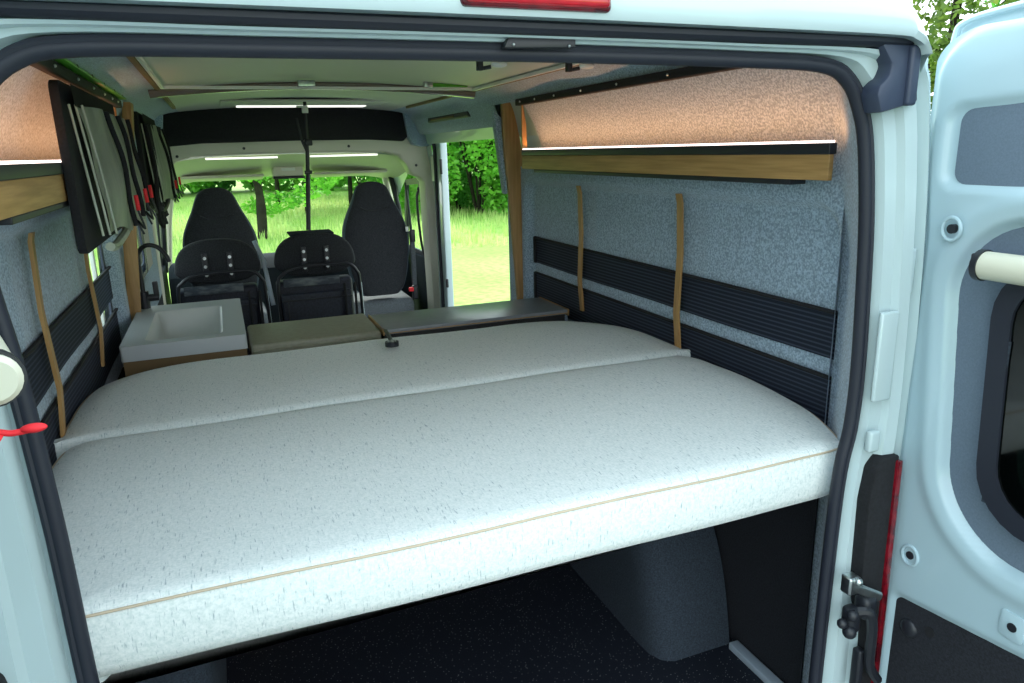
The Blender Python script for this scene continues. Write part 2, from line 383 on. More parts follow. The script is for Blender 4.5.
# side walls
def sstep(t): t = max(0, min(1, t)); return t*t*(3-2*t)
def wallx(y, z, y0=.210, y1=2.16, z0=-1, z1=1.497, r=.09):
    # signed distance to rounded rectangle
    cx, cz = (y0+y1)/2, (z0+z1)/2; hx, hz = (y1-y0)/2-r, (z1-z0)/2-r
    dx, dz = abs(y-cx)-hx, abs(z-cz)-hz
    d = math.hypot(max(dx, 0), max(dz, 0))+min(max(dx, dz), 0)-r
    t = sstep((d+.02)/.045)
    x = .938*(1-t)+.896*t
    for yr in (1.50, .76):
        x -= .004*math.exp(-((y-yr)/.03)**2)*(1-t)
    return x
def up_x(z):
    for (za, xa), (zb, xb) in zip(UPW, UPW[1:]):
        if za <= z <= zb: return xa+(xb-xa)*(z-za)/(zb-za)
UPW = [(1.57, .915), (1.66, .90), (1.76, .862), (1.86, .80)]
for s, nm in ((1, 'wall_right'), (-1, 'wall_left')):
    bm = B()
    ys = lin(.19, 2.30, 150) if s > 0 else sorted(set(lin(.19, 1.74, 110)+lin(1.74, 2.10, 12)+lin(2.10, 2.62, 16)+lin(2.62, 3.62, 4)+lin(3.62, 3.92, 4)))
    zs = sorted(set(lin(.05, 1.02, 24)+lin(1.02, 1.05, 1)+lin(1.05, 1.40, 8)+lin(1.40, 1.50, 20)+lin(1.50, 1.57, 5)))
    def sk(y, z, s=s): return s < 0 and any(a < y < b and c < z < d for a, b, c, d in HOLES_L)
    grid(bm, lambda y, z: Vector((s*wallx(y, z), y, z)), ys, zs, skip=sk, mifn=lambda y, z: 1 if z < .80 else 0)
    yu = lin(.19, 1.957, 12) if s > 0 else lin(.19, 3.92, 18)
    if s > 0: grid(bm, lambda y, z: Vector((.925-(.03 if z > 1.84 else 0), y, z)), [1.957, 2.1, 2.30], [1.57, 1.7, 1.80, 1.86])
    zu = [1.57, 1.60, 1.66, 1.71, 1.76, 1.81, 1.86]
    grid(bm, lambda y, z: Vector((s*(up_x(z) if z > 1.57 else .90), y, z)), yu, zu)
    # padded cove up to the ceiling panel
    cove = [(.80, 1.86), (.79, 1.885), (.765, 1.905), (.72, 1.918), (.655, 1.925)]
    yu2 = lin(.22, 3.95, 40)
    def cv(y, k, s=s):
        x, z = cove[int(k)]; w = .006*math.sin(y*9)*(1 if 0 < k < 4 else 0)
        return Vector((s*(x+w), y, z+w*.4))
    grid(bm, cv, yu2, [0, 1, 2, 3, 4])
    if s > 0:   # panel over the sliding door
        pr = [(.80, 1.86), (.815, 1.835), (.828, 1.80), (.848, 1.768), (.955, 1.762)]
        grid(bm, lambda y, k: Vector((pr[int(k)][0], y, pr[int(k)][1])), lin(2.30, 3.92, 8), [0, 1, 2, 3, 4])
        grid(bm, lambda y, z: Vector((.90+(y-2.30)*0, y, z)), [2.30, 2.40], [.05, 1.0, 1.77])
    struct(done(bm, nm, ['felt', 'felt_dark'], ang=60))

# window panes of the left side
for i, (a, b, c, d) in enumerate(HOLES_L):
    e = empty('window_%d' % (i+1), (-.95, (a+b)/2, (c+d)/2)); struct(e)
    bm = B(); ring_extrude(bm, [(-.945, y, z) for y, z in rrect(a-.03, b+.03, c-.03, d+.03, .05)], [(-.945, y, z) for y, z in rrect(a+.015, b-.015, c+.015, d-.015, .04)], (.008, 0, 0))
    done(bm, 'window_frame', 'navy', e)
    bm = B(); box(bm, -.962, -.957, a, b, c, d); done(bm, 'window_pane', 'glass', e, smooth=False)
    bm = B(); box(bm, -.955, -.940, (a+b)/2-.012, (a+b)/2+.012, c, d, .003); done(bm, 'sash_bar', 'white_pl', e)

# ceiling
def cz(x): return 1.957-.032*(x/.655)**2
bm = B(); grid(bm, lambda x, y: Vector((x, y, cz(x))), lin(-.657, .657, 20), lin(.2, 4.0, 20))
cl = struct(done(bm, 'ceiling', 'ceil'))
for s in (1, -1):
    for ya, yb in ((.9, 2.18), (2.42, 3.45)):
        bm = B(); box(bm, *sorted((s*.650, s*.668)), ya, yb, 1.912, 1.929, .002)
        done(bm, 'edge_strip', 'oak_dark', cl)
# roof bow
bm = B()
tube(bm, [(x, 2.30, cz(x)-.010) for x in lin(-.70, .70, 24)], .020, n=14, sy=1.5)
tag(done(bm, 'roof_bow', 'bow'), 'pale rounded cross bar spanning the middle of the ceiling', 'beam')
# roof hatch rim in front of the bow
h = thing('roof_hatch', (0, 1.7, 1.95), 'shallow roof hatch rim with thin pale lip on the ceiling', 'roof hatch')
bm = B(); ring_extrude(bm, [(x, y, cz(x)-.003) for x, y in rrect(-.645, .645, .60, 2.13, .03)], [(x, y, cz(x)-.003) for x, y in rrect(-.635, .635, .62, 2.118, .02)], (0, 0, -.012))
done(bm, 'rim', 'white_pl', h)
bm = B(); box(bm, .44, .60, 2.085, 2.112, 1.925, 1.940); done(bm, 'foliage_green_corner', 'lime', h, smooth=False)  # green of foliage at the hatch, put into the base colour
bm = B(); box(bm, .40, .44, 2.08, 2.11, 1.922, 1.945, .003); done(bm, 'catch', 'steel', h)
bm = B(); box(bm, -.13, -.06, 2.09, 2.13, 1.922, 1.948, .003); done(bm, 'catch', 'steel', h)
# ceiling lamp
l = thing('ceiling_lamp', (.05, 3.35, 1.95), 'flat rectangular ceiling light glowing just before the black header', 'lamp')
bm = B(); box(bm, -.42, .50, 3.18, 3.66, 1.936, 1.948, .004); done(bm, 'housing', 'ceil', l)
bm = B(); box(bm, -.33, .42, 3.52, 3.62, 1.930, 1.938, .002); done(bm, 'glow_strip', 'lamp', l)
# hooks near the rear
for i, x in enumerate((.30, .60)):
    t = thing('ceiling_hook', (x, 1.06, 1.925), ('white swivel hook on black arm hanging near the middle of the ceiling' if i == 0 else 'white swivel hook on black arm hanging by the orange-lit cove'), 'hook')
    bm = B(); box(bm, x-.012, x+.006, 1.05, 1.07, 1.885, 1.94, .003); tube(bm, [(x-.006, 1.06, 1.89), (x+.03, 1.05, 1.896)], .006, n=8); done(bm, 'arm', 'black', t)
    bm = B(); sphere(bm, (x+.055, 1.05, 1.903), .012, 2.3, 1, .8); done(bm, 'handle', 'white_pl', t)

# black header and cream arch towards the cab
HDR = [(-.785, 1.675), (-.74, 1.72), (-.55, 1.735), (0, 1.742), (.5, 1.74), (.74, 1.725), (.775, 1.76), (.79, 1.86), (.74, 1.93), (.5, 1.95), (0, 1.957), (-.5, 1.95), (-.74, 1.93), (-.79, 1.86), (-.80, 1.78)]
bm = B()
for s in (1, -1): poly_extrude(bm, [(s*.74, 3.90, 1.93), (s*.86, 3.90, 1.93), (s*.94, 3.90, 1.78), (s*.94, 3.90, 1.69), (s*.86, 3.90, 1.685), (s*.80, 3.90, 1.70), (s*.765, 3.90, 1.76)], (0, .10, 0), bev=.01)
struct(done(bm, 'trim_8', 'felt'))
bm = B(); poly_extrude(bm, [(x, 3.93, z) for x, z in HDR], (0, .12, 0), bev=.01)
tag(done(bm, 'roof_header', 'blackmat'), 'black upholstered panel across the roof above the cab', 'panel')
bm = B()
inn = [(.90, .05), (.90, .62), (.885, 1.44), (.86, 1.475), (.80, 1.50), (.765, 1.57), (.71, 1.63), (.62, 1.655), (.3, 1.662), (0, 1.664)]
out = [(.965, .05), (.965, .62), (.95, 1.44), (.95, 1.50), (.945, 1.60), (.94, 1.70), (.90, 1.76), (.62, 1.80), (.3, 1.81), (0, 1.81)]
inn, out = mirror_loop(inn), mirror_loop(out)
A = [[bm.verts.new((x, y, z)) for x, z in lp] for lp, y in ((inn, 4.14), (inn, 4.0), (mix(inn, out, .1), 3.985), (out, 3.97), (out, 4.1))]
for i in range(len(A)-1):
    for j in range(len(inn)-1): bm.faces.new((A[i][j], A[i][j+1], A[i+1][j+1], A[i+1][j]))
wf = struct(done(bm, 'wall_front', 'cream', ang=50))
for x, z in ((-.70, 1.66), (-.30, 1.70), (-.78, 1.56), (.37, 1.70), (.83, 1.56)):
    bm = B(); disc(bm, (x, 3.978, z), (0, -1, 0), .009, .004); done(bm, 'screw_hole', 'black', wf)
# cab ceiling
bm = B(); grid(bm, lambda x, y: Vector((x, y, 1.655-(y-4.1)*.19-.06*(x/.85)**4)), lin(-.88, .88, 16), lin(4.08, 4.95, 6))
cc = struct(done(bm, 'trim_5', 'cream'))
for i, (a, b) in enumerate(((-.54, -.09), (.12, .58))):  # no lamps here: glowing strips stand in for highlights on the arch lip
    t = tag(empty('cab_highlight', ((a+b)/2, 4.12, 1.64)), 'thin glowing strip added as a highlight behind the cream arch on the %s side' % ('driver' if i == 0 else 'passenger'), 'lamp')
    bm = B(); box(bm, a, b, 4.06, 4.085, 1.634, 1.646, .003); done(bm, 'glow_strip', 'lamp', t)
# sun visors
for i, (a, b) in enumerate(((-.72, -.16), (.20, .76))):
    bm = B(); box(bm, a, b, 4.60, 4.84, 1.505, 1.525, .008)
    for v in bm.verts: v.co.z -= (v.co.y-4.6)*.12
    tag(done(bm, 'sun_visor', 'cream'), 'cream sun visor folded flat above the %s seat' % ('driver' if i == 0 else 'passenger'), 'sun visor')
# dome console / mirror
t = thing('roof_console', (.01, 4.6, 1.53), 'pale overhead console with a dark slot at the windscreen top', 'console')
bm = B(); box(bm, -.10, .12, 4.56, 4.68, 1.50, 1.575, .012); done(bm, 'housing', 'cream', t)
bm = B(); box(bm, -.10, .12, 4.555, 4.66, 1.482, 1.502, .006); done(bm, 'slot', 'black', t)
bm = B(); box(bm, -.04, .06, 4.552, 4.57, 1.54, 1.562, .004); done(bm, 'lens', 'white_pl', t)

# windscreen, pillars, dashboard, cab doors
bm = B(); grid(bm, lambda x, z: Vector((x, 5.0+(1.5-z)*.55-.10*(x/.9)**2, z)), lin(-.88, .88, 12), lin(.75, 1.52, 5))
w3 = struct(done(bm, 'window_3', 'glass'))
for s in (1, -1):
    bm = B(); tube(bm, [(s*.80, 4.92, 1.50), (s*.87, 5.05, 1.2), (s*.93, 5.2, .80)], .030, n=10); done(bm, 'screen_pillar', 'cream', w3)
    bm = B(); tube(bm, [(s*.835, 4.86, 1.47), (s*.90, 4.92, 1.2), (s*.94, 5.0, .80)], .022, n=10); done(bm, 'screen_edge', 'black', w3)
bm = B()
sec = [(4.62, .10), (4.60, .62), (4.66, .80), (4.80, .86), (5.25, .84), (5.3, .6)]
grid(bm, lambda x, k: Vector((x, sec[int(k)][0]-.06*(1-abs(x)/.9), sec[int(k)][1]+.03*math.cos(x*2))), lin(-.90, .90, 12), list(range(6)))
tag(done(bm, 'dashboard', 'dash'), 'dark dashboard under the windscreen behind the front seats', 'dashboard')
for s in (1, -1):
    d = empty('door_%d' % (3 if s > 0 else 4), (s*.95, 4.5, .1)); struct(d)
    bm = B(); box(bm, *sorted((s*.93, s*.98)), 4.12, 5.02, -.1, .86, .01)
    grid(bm, lambda y, z: Vector((s*(.985-(z-.86)*.1), y, z)), [4.12, 4.14], [.86, 1.0])
    done(bm, 'panel', 'dash', d)
    bm = B()
    O = [(4.13, .86), (4.99, .86), (4.80, 1.20), (4.62, 1.44), (4.20, 1.47)]; I = [(4.18, .89), (4.92, .89), (4.75, 1.18), (4.59, 1.40), (4.23, 1.42)]
    ring_extrude(bm, [(s*(.955-(z-.86)*.10), y, z) for y, z in O], [(s*(.955-(z-.86)*.10), y, z) for y, z in I], (s*.02, 0, 0))
    tube(bm, [(s*.94, 4.66, .88), (s*.90, 4.62, 1.42)], .012, n=8)
    done(bm, 'window_frame', 'black', d)
    bm = B(); poly_extrude(bm, [(s*(.965-(z-.86)*.10), y, z) for y, z in I], (s*.004, 0, 0)); done(bm, 'window_pane', 'glass', d, smooth=False)
# grab handle and seat belt by the passenger door
bm = B(); tube(bm, smooth_path([(.905, 4.20, 1.38), (.885, 4.21, 1.34), (.885, 4.22, 1.20), (.90, 4.22, .98), (.93, 4.24, .86)]), .010, n=8); sphere(bm, (.90, 4.20, 1.385), .018)
done(bm, 'grab_handle', 'black', wf)
t = thing('seat_belt', (.84, 4.0, .6), 'grey seat belt guide and strap beside the passenger seat', 'seat belt')
bm = B(); box(bm, .765, .80, 4.02, 4.05, .66, 1.10, .008); done(bm, 'guide', 'seat_grey', t)
bm = B(); box(bm, .765, .80, 4.0, 4.02, 1.02, 1.11, .006); done(bm, 'strap_loop', 'black', t)
bm = B(); box(bm, .755, .80, 4.0, 4.03, .60, .70, .01); done(bm, 'buckle', 'black', t)
bm = B(); box(bm, .73, .765, 3.99, 4.02, .66, .69, .006); done(bm, 'release_button', 'redcloth', t)

# sliding door opening: seal and jambs
bm = B(); tube(bm, smooth_path([(.925, 3.80, .10), (.925, 3.80, .62), (.93, 3.83, 1.2), (.925, 3.82, 1.62), (.91, 3.79, 1.735), (.905, 3.70, 1.762), (.905, 3.2, 1.766), (.905, 2.42, 1.768)], 6), .013, n=10)
tag(done(bm, 'side_door_seal', 'rubber'), 'black rubber seal edging the open sliding door', 'seal')
bm = B(); box(bm, .935, .985, 3.72, 3.92, -.2, 1.74, .008); box(bm, .93, .99, 2.30, 3.92, 1.765, 1.80, .006)
o = struct(done(bm, 'trim_6', 'paint'))
bm = B(); box(bm, .93, .945, 3.70, 3.722, .72, .78, .004); box(bm, .925, .94, 3.70, 3.72, 1.50, 1.60, .004); done(bm, 'latch', 'black', o)
bm = B(); box(bm, .915, .925, 3.83, 3.90, 1.45, 1.62, .004); done(bm, 'warning_label', 'white_pl', o)
# recessed grab slot above the sliding door
t = thing('grab_slot', (.85, 3.1, 1.86), 'long black recessed slot in the felt above the sliding door', 'handle')
bm = B(); box(bm, .800, .822, 2.70, 3.50, 1.826, 1.856, .006); done(bm, 'frame', 'black', t)
bm = B(); box(bm, .795, .803, 2.95, 3.42, 1.834, 1.846, .003); done(bm, 'bar', 'oak_dark', t)

# ------------------------------------------------------------------ shelves with LED line, rails, posts, battens, mesh pockets
for s in (1, -1):
    side = 'right' if s > 0 else 'left'
    y0, y1 = (.150, 1.945) if s > 0 else (.15, 2.0)
    t = thing('wall_shelf', (s*.80, 1.1, 1.57), ('oak fronted shelf with glowing light line on the right wall' if s > 0 else 'oak fronted shelf with glowing light line at the left wall'), 'shelf', None)
    bm = B(); box(bm, *sorted((s*.798, s*.812)), y0, y1, 1.566, 1.624, .0015); done(bm, 'front_board', 'oak', t)
    bm = B(); box(bm, *sorted((s*.812, s*.91)), y0+.10, y1, 1.566, 1.574); done(bm, 'tray', 'oak_dark', t, smooth=False)
    bm = B(); box(bm, *sorted((s*.793, s*.816)), y0-.004, y1, 1.624, 1.649, .003); done(bm, 'profile', 'black', t)
    bm = B(); box(bm, *sorted((s*.796, s*.813)), y0+.002, y1-.01, 1.6492, 1.6545); done(bm, 'light_strip', 'led', t, smooth=False)
    bm = B(); poly_extrude(bm, [(s*.80, y1, 1.566), (s*.822, y1, 1.566), (s*.822, y1, 1.66), (s*.820, y1, 1.755), (s*.805, y1, 1.845), (s*.80, y1, 1.845)], (0, .012, 0)); done(bm, 'end_panel', 'oakv', t, smooth=False)
    bm = B(); box(bm, *sorted((s*.80, s*.85)), y0+.12, y1-.12, 1.553, 1.566, .002); done(bm, 'under_rail', 'black', t)
    ld = bpy.data.lights.new('led_line', 'AREA'); ld.shape = 'RECTANGLE'; ld.size = y1-y0-.02; ld.size_y = .02; ld.energy = 1.75; ld.color = (1, .38, .11)
    lo = bpy.data.objects.new('led_line', ld); COL.objects.link(lo); lo.location = (s*.812, (y0+y1)/2, 1.664)
    d = Vector((s*.55, 0, .83)).normalized(); X = Vector((0, 1, 0)); Z = -d; Y = Z.cross(X)
    lo.matrix_world = Matrix(((X.x, Y.x, Z.x, s*.812), (X.y, Y.y, Z.y, (y0+y1)/2), (X.z, Y.z, Z.z, 1.664), (0, 0, 0, 1)))
    lo['kind'] = 'structure'
    # rail
    t = thing('mounting_rail', (s*.80, 1.2, 1.855), 'black screw rail along the upper %s wall' % side if s > 0 else 'black rail under the painted green reflection along the upper left wall', 'rail')
    ry1 = 1.98 if s > 0 else 2.05
    bm = B(); box(bm, *sorted((s*.782, s*.806)), .26, ry1, 1.838, 1.866, .004); done(bm, 'bar', 'blackmat', t)
    for y in (.45, .78, 1.08, 1.34, 1.57, 1.76, 1.92):
        bm = B(); sphere(bm, (s*.781, y, 1.852), .004); done(bm, 'screw', 'steel', t)
    # battens that follow the wall
    for i, y in enumerate((.88, 1.60)):
        bm = B()
        path = [(1.50, .898), (1.47, .905), (1.30, .912), (1.10, .905), (.985, .916), (.968, .917)]
        if s < 0: path[0] = (1.49, .90)
        for (za, xa), (zb, xb) in zip(path, path[1:]):
            w = .013
            t8 = [(s*xa, y-w, za), (s*xa, y+w, za), (s*xb, y+w, zb), (s*xb, y-w, zb)]
            poly_extrude(bm, t8, (s*.009, 0, 0))
        lab = {(1, 0): 'nearer slim oak batten on the right wall behind the near cushion edge', (1, 1): 'farther slim oak batten on the right wall beside the grey worktop end',
               (-1, 0): 'nearer slim oak batten on the left wall by the rear door seal', (-1, 1): 'farther slim oak batten on the left wall by the small window'}[(s, i)]
        o = tag(done(bm, 'wall_batten', 'oakv', smooth=False), lab, 'batten', 'slim oak battens on the side walls')
    # mesh pockets
    for i, (z0, z1) in enumerate(((1.11, 1.235), (.90, 1.062))):
        bm = B()
        ya, yb = (.212, 2.12) if s > 0 else (.212, 2.22)
        def mf(y, z): return Vector((s*(.929+.003*math.sin(y*7+i)), y, z))
        grid(bm, mf, lin(ya, yb, 30), lin(z0, z1, 4))
        bmesh.ops.solidify(bm, geom=bm.faces[:], thickness=.003)
        lab = ('upper' if i == 0 else 'lower')+' dark ribbed elastic pocket band along the '+side+' wall'
        o = tag(done(bm, 'mesh_pocket', 'mesh'), lab, 'storage net', 'ribbed elastic bands on the side walls')
        bm = B(); box(bm, *sorted((s*.922, s*.932)), ya, yb, z1-.006, z1+.004, .002); done(bm, 'top_hem', 'blackmat', o)
        bm = B(); box(bm, *sorted((s*.922, s*.94)), yb-.012, yb+.008, z0, z1, .002); done(bm, 'end_hem', 'blackmat', o)
# reflection of green trees on the left rail, painted as a strip
t8 = thing('green_reflection_strip', (-.775, 1.3, 1.875), 'green reflection of trees painted as a strip along the upper left cove', 'strip')
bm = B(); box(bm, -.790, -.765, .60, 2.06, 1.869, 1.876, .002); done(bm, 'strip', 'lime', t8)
bm = B()
bm.free()
for y in lin(.75, 1.95, 5):
    bm = B(); box(bm, -.789, -.764, y-.002, y+.002, 1.8692, 1.8775); done(bm, 'reflection_break', 'black', t8, smooth=False)

# oak posts
bm = B()
P = [(.806, 1.885), (.866, 1.885), (.905, 1.645), (.936, 1.385), (.916, .90), (.916, .05), (.868, .05), (.868, .90), (.832, 1.461), (.815, 1.65)]
poly_extrude(bm, [(x, 2.205, z) for x, z in P], (0, .024, 0), bev=.002)
o_ = done(bm, 'oak_post', 'oakv')
bm = B(); poly_extrude(bm, [(.775, 2.232, 1.83), (.815, 2.232, 1.80), (.836, 2.232, 1.50), (.836, 2.232, 1.44), (.822, 2.232, 1.44), (.800, 2.232, 1.62)], (0, .05, 0), bev=.006)
struct(done(bm, 'trim_7', 'felt'))
tag(o_, 'tall oak post framing the sliding door opening on the right', 'post')
bm = B()
P = [(-.772, 1.875), (-.80, 1.875), (-.845, 1.645), (-.875, 1.385), (-.915, .90), (-.915, .05), (-.86, .05), (-.865, .90), (-.815, 1.461), (-.785, 1.65)]
poly_extrude(bm, [(x, 2.28, z) for x, z in P], (0, .024, 0), bev=.002)
poly_extrude(bm, [(-.80, 2.304, 1.875), (-.772, 2.304, 1.875), (-.80, 2.304, 1.62), (-.83, 2.304, 1.62)], (0, .10, 0), bev=.002)
tag(done(bm, 'oak_post', 'oakv'), 'oak post at the left wall between the two hanging fabric organisers', 'post')

# ------------------------------------------------------------------ bed
def cushion(name, outline, zt, zb, crown, label, seam=True, wrinkle=0, k=6):
    """outline: 2-D loop (x,y) clockwise or not; top is domed, sides boxed with a rounded upper edge"""
    pts = [(p.x, p.y) for p in smooth_path([(a, b, 0) for a, b in outline], k, closed=True)]
    def dz(y): return (.024*sstep((y-.05)/.55) if y < .81 else .024*(1-sstep((y-1.05)/.5)))
    N = len(pts); cx = sum(p[0] for p in pts)/N; cy = sum(p[1] for p in pts)/N
    bm = B(); prof = []
    for d, z in ((.030, zb), (.006, zb+.010), (.000, zb+.03), (-.004, (zt+zb)/2-.005), (.0, zt-.014), (.004, zt-.004), (.012, zt+.004)): prof.append((d, z))
    def inset(d):
        out = []
        for i, (x, y) in enumerate(pts):
            a = Vector(pts[i-1]); b = Vector(pts[(i+1) % N]); t = (b-a).normalized(); n = Vector((-t.y, t.x))
            if n.dot(Vector((cx-x, cy-y))) < 0: n = -n
            out.append((x+n.x*d, y+n.y*d))
        return out
    rings = []
    for d, z in prof:
        rings.append([bm.verts.new((x, y, z+.002*math.sin(x*9+y*5)+(dz(y) if z > zb+.05 else 0))) for x, y in inset(d)])
    # interior rings shrink to the centre with a dome
    base = inset(.012)
    for q in lin(0, 1, 14)[1:-1]:
        q2 = q
        ring = []
        for x, y in base:
            X = x+(cx-x)*q2; Y = y+(cy-y)*q2
            w = wrinkle*(math.sin(X*5.1+Y*3)*math.sin(Y*7-X*2)*.6+math.sin(X*13+Y*4)*.15)*min(1, q2*4)
            ring.append(bm.verts.new((X, Y, zt+.004+dz(Y)+crown*(1-(1-min(1, q2*3.5))**2)+w)))
        rings.append(ring)
    for A_, C_ in zip(rings, rings[1:]):
        for i in range(N): bm.faces.new((A_[i], A_[(i+1) % N], C_[(i+1) % N], C_[i]))
    bm.faces.new(rings[-1]); bm.faces.new(rings[0])
    o = tag(done(bm, name, 'woven', ang=80), label, 'cushion')
    if seam:
        ins = inset(.001)
        n0 = max(range(N), key=lambda i: abs(ins[i][1]-.81) > .045 and not (abs(ins[i-1][1]-.81) > .045))
        seq = [ins[(n0+k) % N] for k in range(N)]; seq = [p for p in seq if abs(p[1]-.81) > .045]
        bm = B(); tube(bm, [(x, y, zt-.006+.002*math.sin(x*9+y*5)+dz(y)) for x, y in seq], .0024, n=6)
        done(bm, 'piping', 'piping', o)
    return o
near = [(-.80, .045), (-.55, .040), (-.2, .038), (.2, .038), (.6, .042), (.795, .045), (.838, .080), (.896, .22), (.912, .34), (.916, .50), (.908, .64), (.900, .73), (.870, .785), (.82, .798), (.5, .80), (0, .80), (-.5, .80), (-.80, .80), (-.88, .77), (-.905, .70), (-.91, .5), (-.905, .34), (-.88, .20), (-.835, .085), (-.815, .055)]
cushion('bed_cushion', near, .958, .824, .008, 'large pale woven bed cushion nearest the rear door opening', wrinkle=.002)
far = [(-.905, .815), (-.5, .812), (0, .812), (.5, .812), (.90, .815), (.922, .85), (.924, 1.0), (.918, 1.15), (.90, 1.28), (.845, 1.41), (.76, 1.50), (.6, 1.545), (.4, 1.55), (0, 1.552), (-.4, 1.552), (-.62, 1.54), (-.76, 1.50), (-.85, 1.43), (-.905, 1.33), (-.922, 1.18), (-.924, 1.0), (-.922, .84)]
cushion('bed_cushion', far, .957, .824, .008, 'second pale woven bed cushion behind the near one beside the sink', wrinkle=.006)
t = thing('bed_platform', (0, .8, .83), 'dark bed base board carrying the two pale cushions', 'bed platform')
bm = B(); box(bm, -.90, .90, .16, 1.60, .790, .810, .003); done(bm, 'board', 'bedwood', t)
for s in (1, -1):
    bm = B(); box(bm, *sorted((s*.895, s*.930)), .28, 1.60, .745, .789, .003); done(bm, 'side_rail', 'bedwood', t)

# wheel arches
for s in (1, -1):
    bm = B()
    prof = [(.52, .05), (.535, .14), (.56, .25), (.60, .36), (.66, .46), (.76, .54), (.90, .585), (1.05, .60), (1.2, .585), (1.35, .53), (1.47, .42), (1.54, .25), (1.56, .05)]
    prof = [(p.x, p.z) for p in smooth_path([(a, 0, b) for a, b in prof], 4)]
    xs = [(.935, 0), (.72, 0), (.685, .02), (.665, .06), (.66, .12)]
    cx_, cz_ = 1.05, .05
    V = []
    for x, d in xs:
        V.append([bm.verts.new((s*(x-.02+.0), y+(cx_-y)/max(.01, math.hypot(cx_-y, cz_-z))*d, max(.05, z+(cz_-z)/max(.01, math.hypot(cx_-y, cz_-z))*d))) for y, z in prof])
    for i in range(len(V)-1):
        for j in range(len(prof)-1): bm.faces.new((V[i][j], V[i][j+1], V[i+1][j+1], V[i+1][j]))
    bm.faces.new(V[-1])
    tag(done(bm, 'wheel_arch', 'felt_mid', ang=50), 'felt covered wheel arch under the bed on the %s' % ('right' if s > 0 else 'left'), 'wheel arch')
    bm = B(); box(bm, *sorted((s*.895, s*.93)), .20, .50, .05, .075, .003)
    tag(done(bm, 'floor_trim', 'alu'), 'silver floor strip before the %s wheel arch' % ('right' if s > 0 else 'left'), 'trim strip')

# ------------------------------------------------------------------ kitchen block with sink
t = thing('sink_unit', (-.66, 2.0, .05), 'pale sink unit with rectangular basin and black tap at left', 'sink')
bm = B()
X0, X1, Y0, Y1, ZT = -.872, -.450, 1.64, 2.40, 1.015
bx0, bx1, by0, by1 = -.795, -.53, 1.70, 2.26
O = [(x, y, ZT) for x, y in rrect(X0, X1, Y0, Y1, .012, 5)]; I = [(x, y, ZT) for x, y in rrect(bx0, bx1, by0, by1, .03, 5)]
ring_extrude(bm, O, I, (0, 0, -.055)); done(bm, 'worktop', 'sink', t, ang=25)
bm = B()
rg = []
for d, z in ((.0, ZT-.001), (.006, ZT-.006), (.014, ZT-.05), (.022, ZT-.13), (.04, ZT-.145), (.10, ZT-.148)):
    rg.append([bm.verts.new((x, y, z)) for x, y in rrect(bx0+d, bx1-d, by0+d, by1-d, .03, 5)])
for A_, C_ in zip(rg, rg[1:]):
    for i in range(len(A_)): bm.faces.new((A_[i], A_[(i+1) % len(A_)], C_[(i+1) % len(A_)], C_[i]))
bm.faces.new(rg[-1]); done(bm, 'basin', 'basin', t, ang=50)
bm = B(); disc(bm, (-.66, 1.98, ZT-.150), (0, 0, 1), .035, .006, 20); done(bm, 'drain', 'steel', t)
bm = B(); box(bm, X0+.005, X1-.004, Y0+.012, Y1-.01, .05, ZT-.16, .002); box(bm, X0+.005, X1-.004, Y0+.012, Y0+.03, ZT-.16, ZT-.056); box(bm, X1-.02, X1-.004, Y0+.03, Y1-.01, ZT-.16, ZT-.056); done(bm, 'cabinet', 'oak_dark', t)
bm = B()
FX, FY = -.842, 2.36
tube(bm, smooth_path([(FX, FY, ZT), (FX, FY, ZT+.20), (FX+.005, FY, ZT+.245), (FX+.04, FY-.01, ZT+.275), (FX+.085, FY-.02, ZT+.265), (FX+.115, FY-.03, ZT+.225), (FX+.122, FY-.03, ZT+.20)], 6), .0095, n=12)
disc(bm, (FX, FY, ZT), (0, 0, 1), .021, .075); disc(bm, (FX, FY, ZT+.045), (1, 0, 0), .016, .06); box(bm, FX+.04, FX+.062, FY-.012, FY+.012, ZT+.045, ZT+.115, .005)
done(bm, 'tap', 'black', t)
# olive bench cushion
bm = B(); box(bm, -.440, .052, 1.640, 2.00, .850, .972, .014, 4)
o = tag(done(bm, 'bench_cushion', 'olive'), 'olive leatherette cushion between the sink and the grey worktop', 'cushion')
bm = B(); tube(bm, [(-.43, 1.639, .944), (.045, 1.639, .944)], .003, n=6); done(bm, 'piping', 'olive', o)
bm = B(); box(bm, -.435, .05, 1.66, 2.02, .05, .848, .004)
tag(done(bm, 'bench_box', 'bedwood'), 'dark bench box below the olive cushion', 'bench')
# grey worktop unit
t = thing('kitchen_unit', (.50, 1.8, .05), 'low kitchen unit with dark grey worktop and oak edging on the right', 'cabinet')
bm = B(); box(bm, .062, .868, 1.635, 1.94, .952, .972, .0015); done(bm, 'worktop', 'counter', t)
bm = B(); box(bm, .056, .062, 1.632, 1.942, .950, .9735); box(bm, .868, .874, 1.632, 1.942, .945, .9735); box(bm, .062, .868, 1.631, 1.635, .956, .959); done(bm, 'oak_edge', 'oak', t, smooth=False)
bm = B(); box(bm, .068, .865, 1.655, 1.93, .05, .951, .002); done(bm, 'cabinet', 'bedwood', t)
bm = B(); box(bm, .868, .90, 1.70, 1.93, .05, .955, .002); done(bm, 'end_panel', 'felt', t)
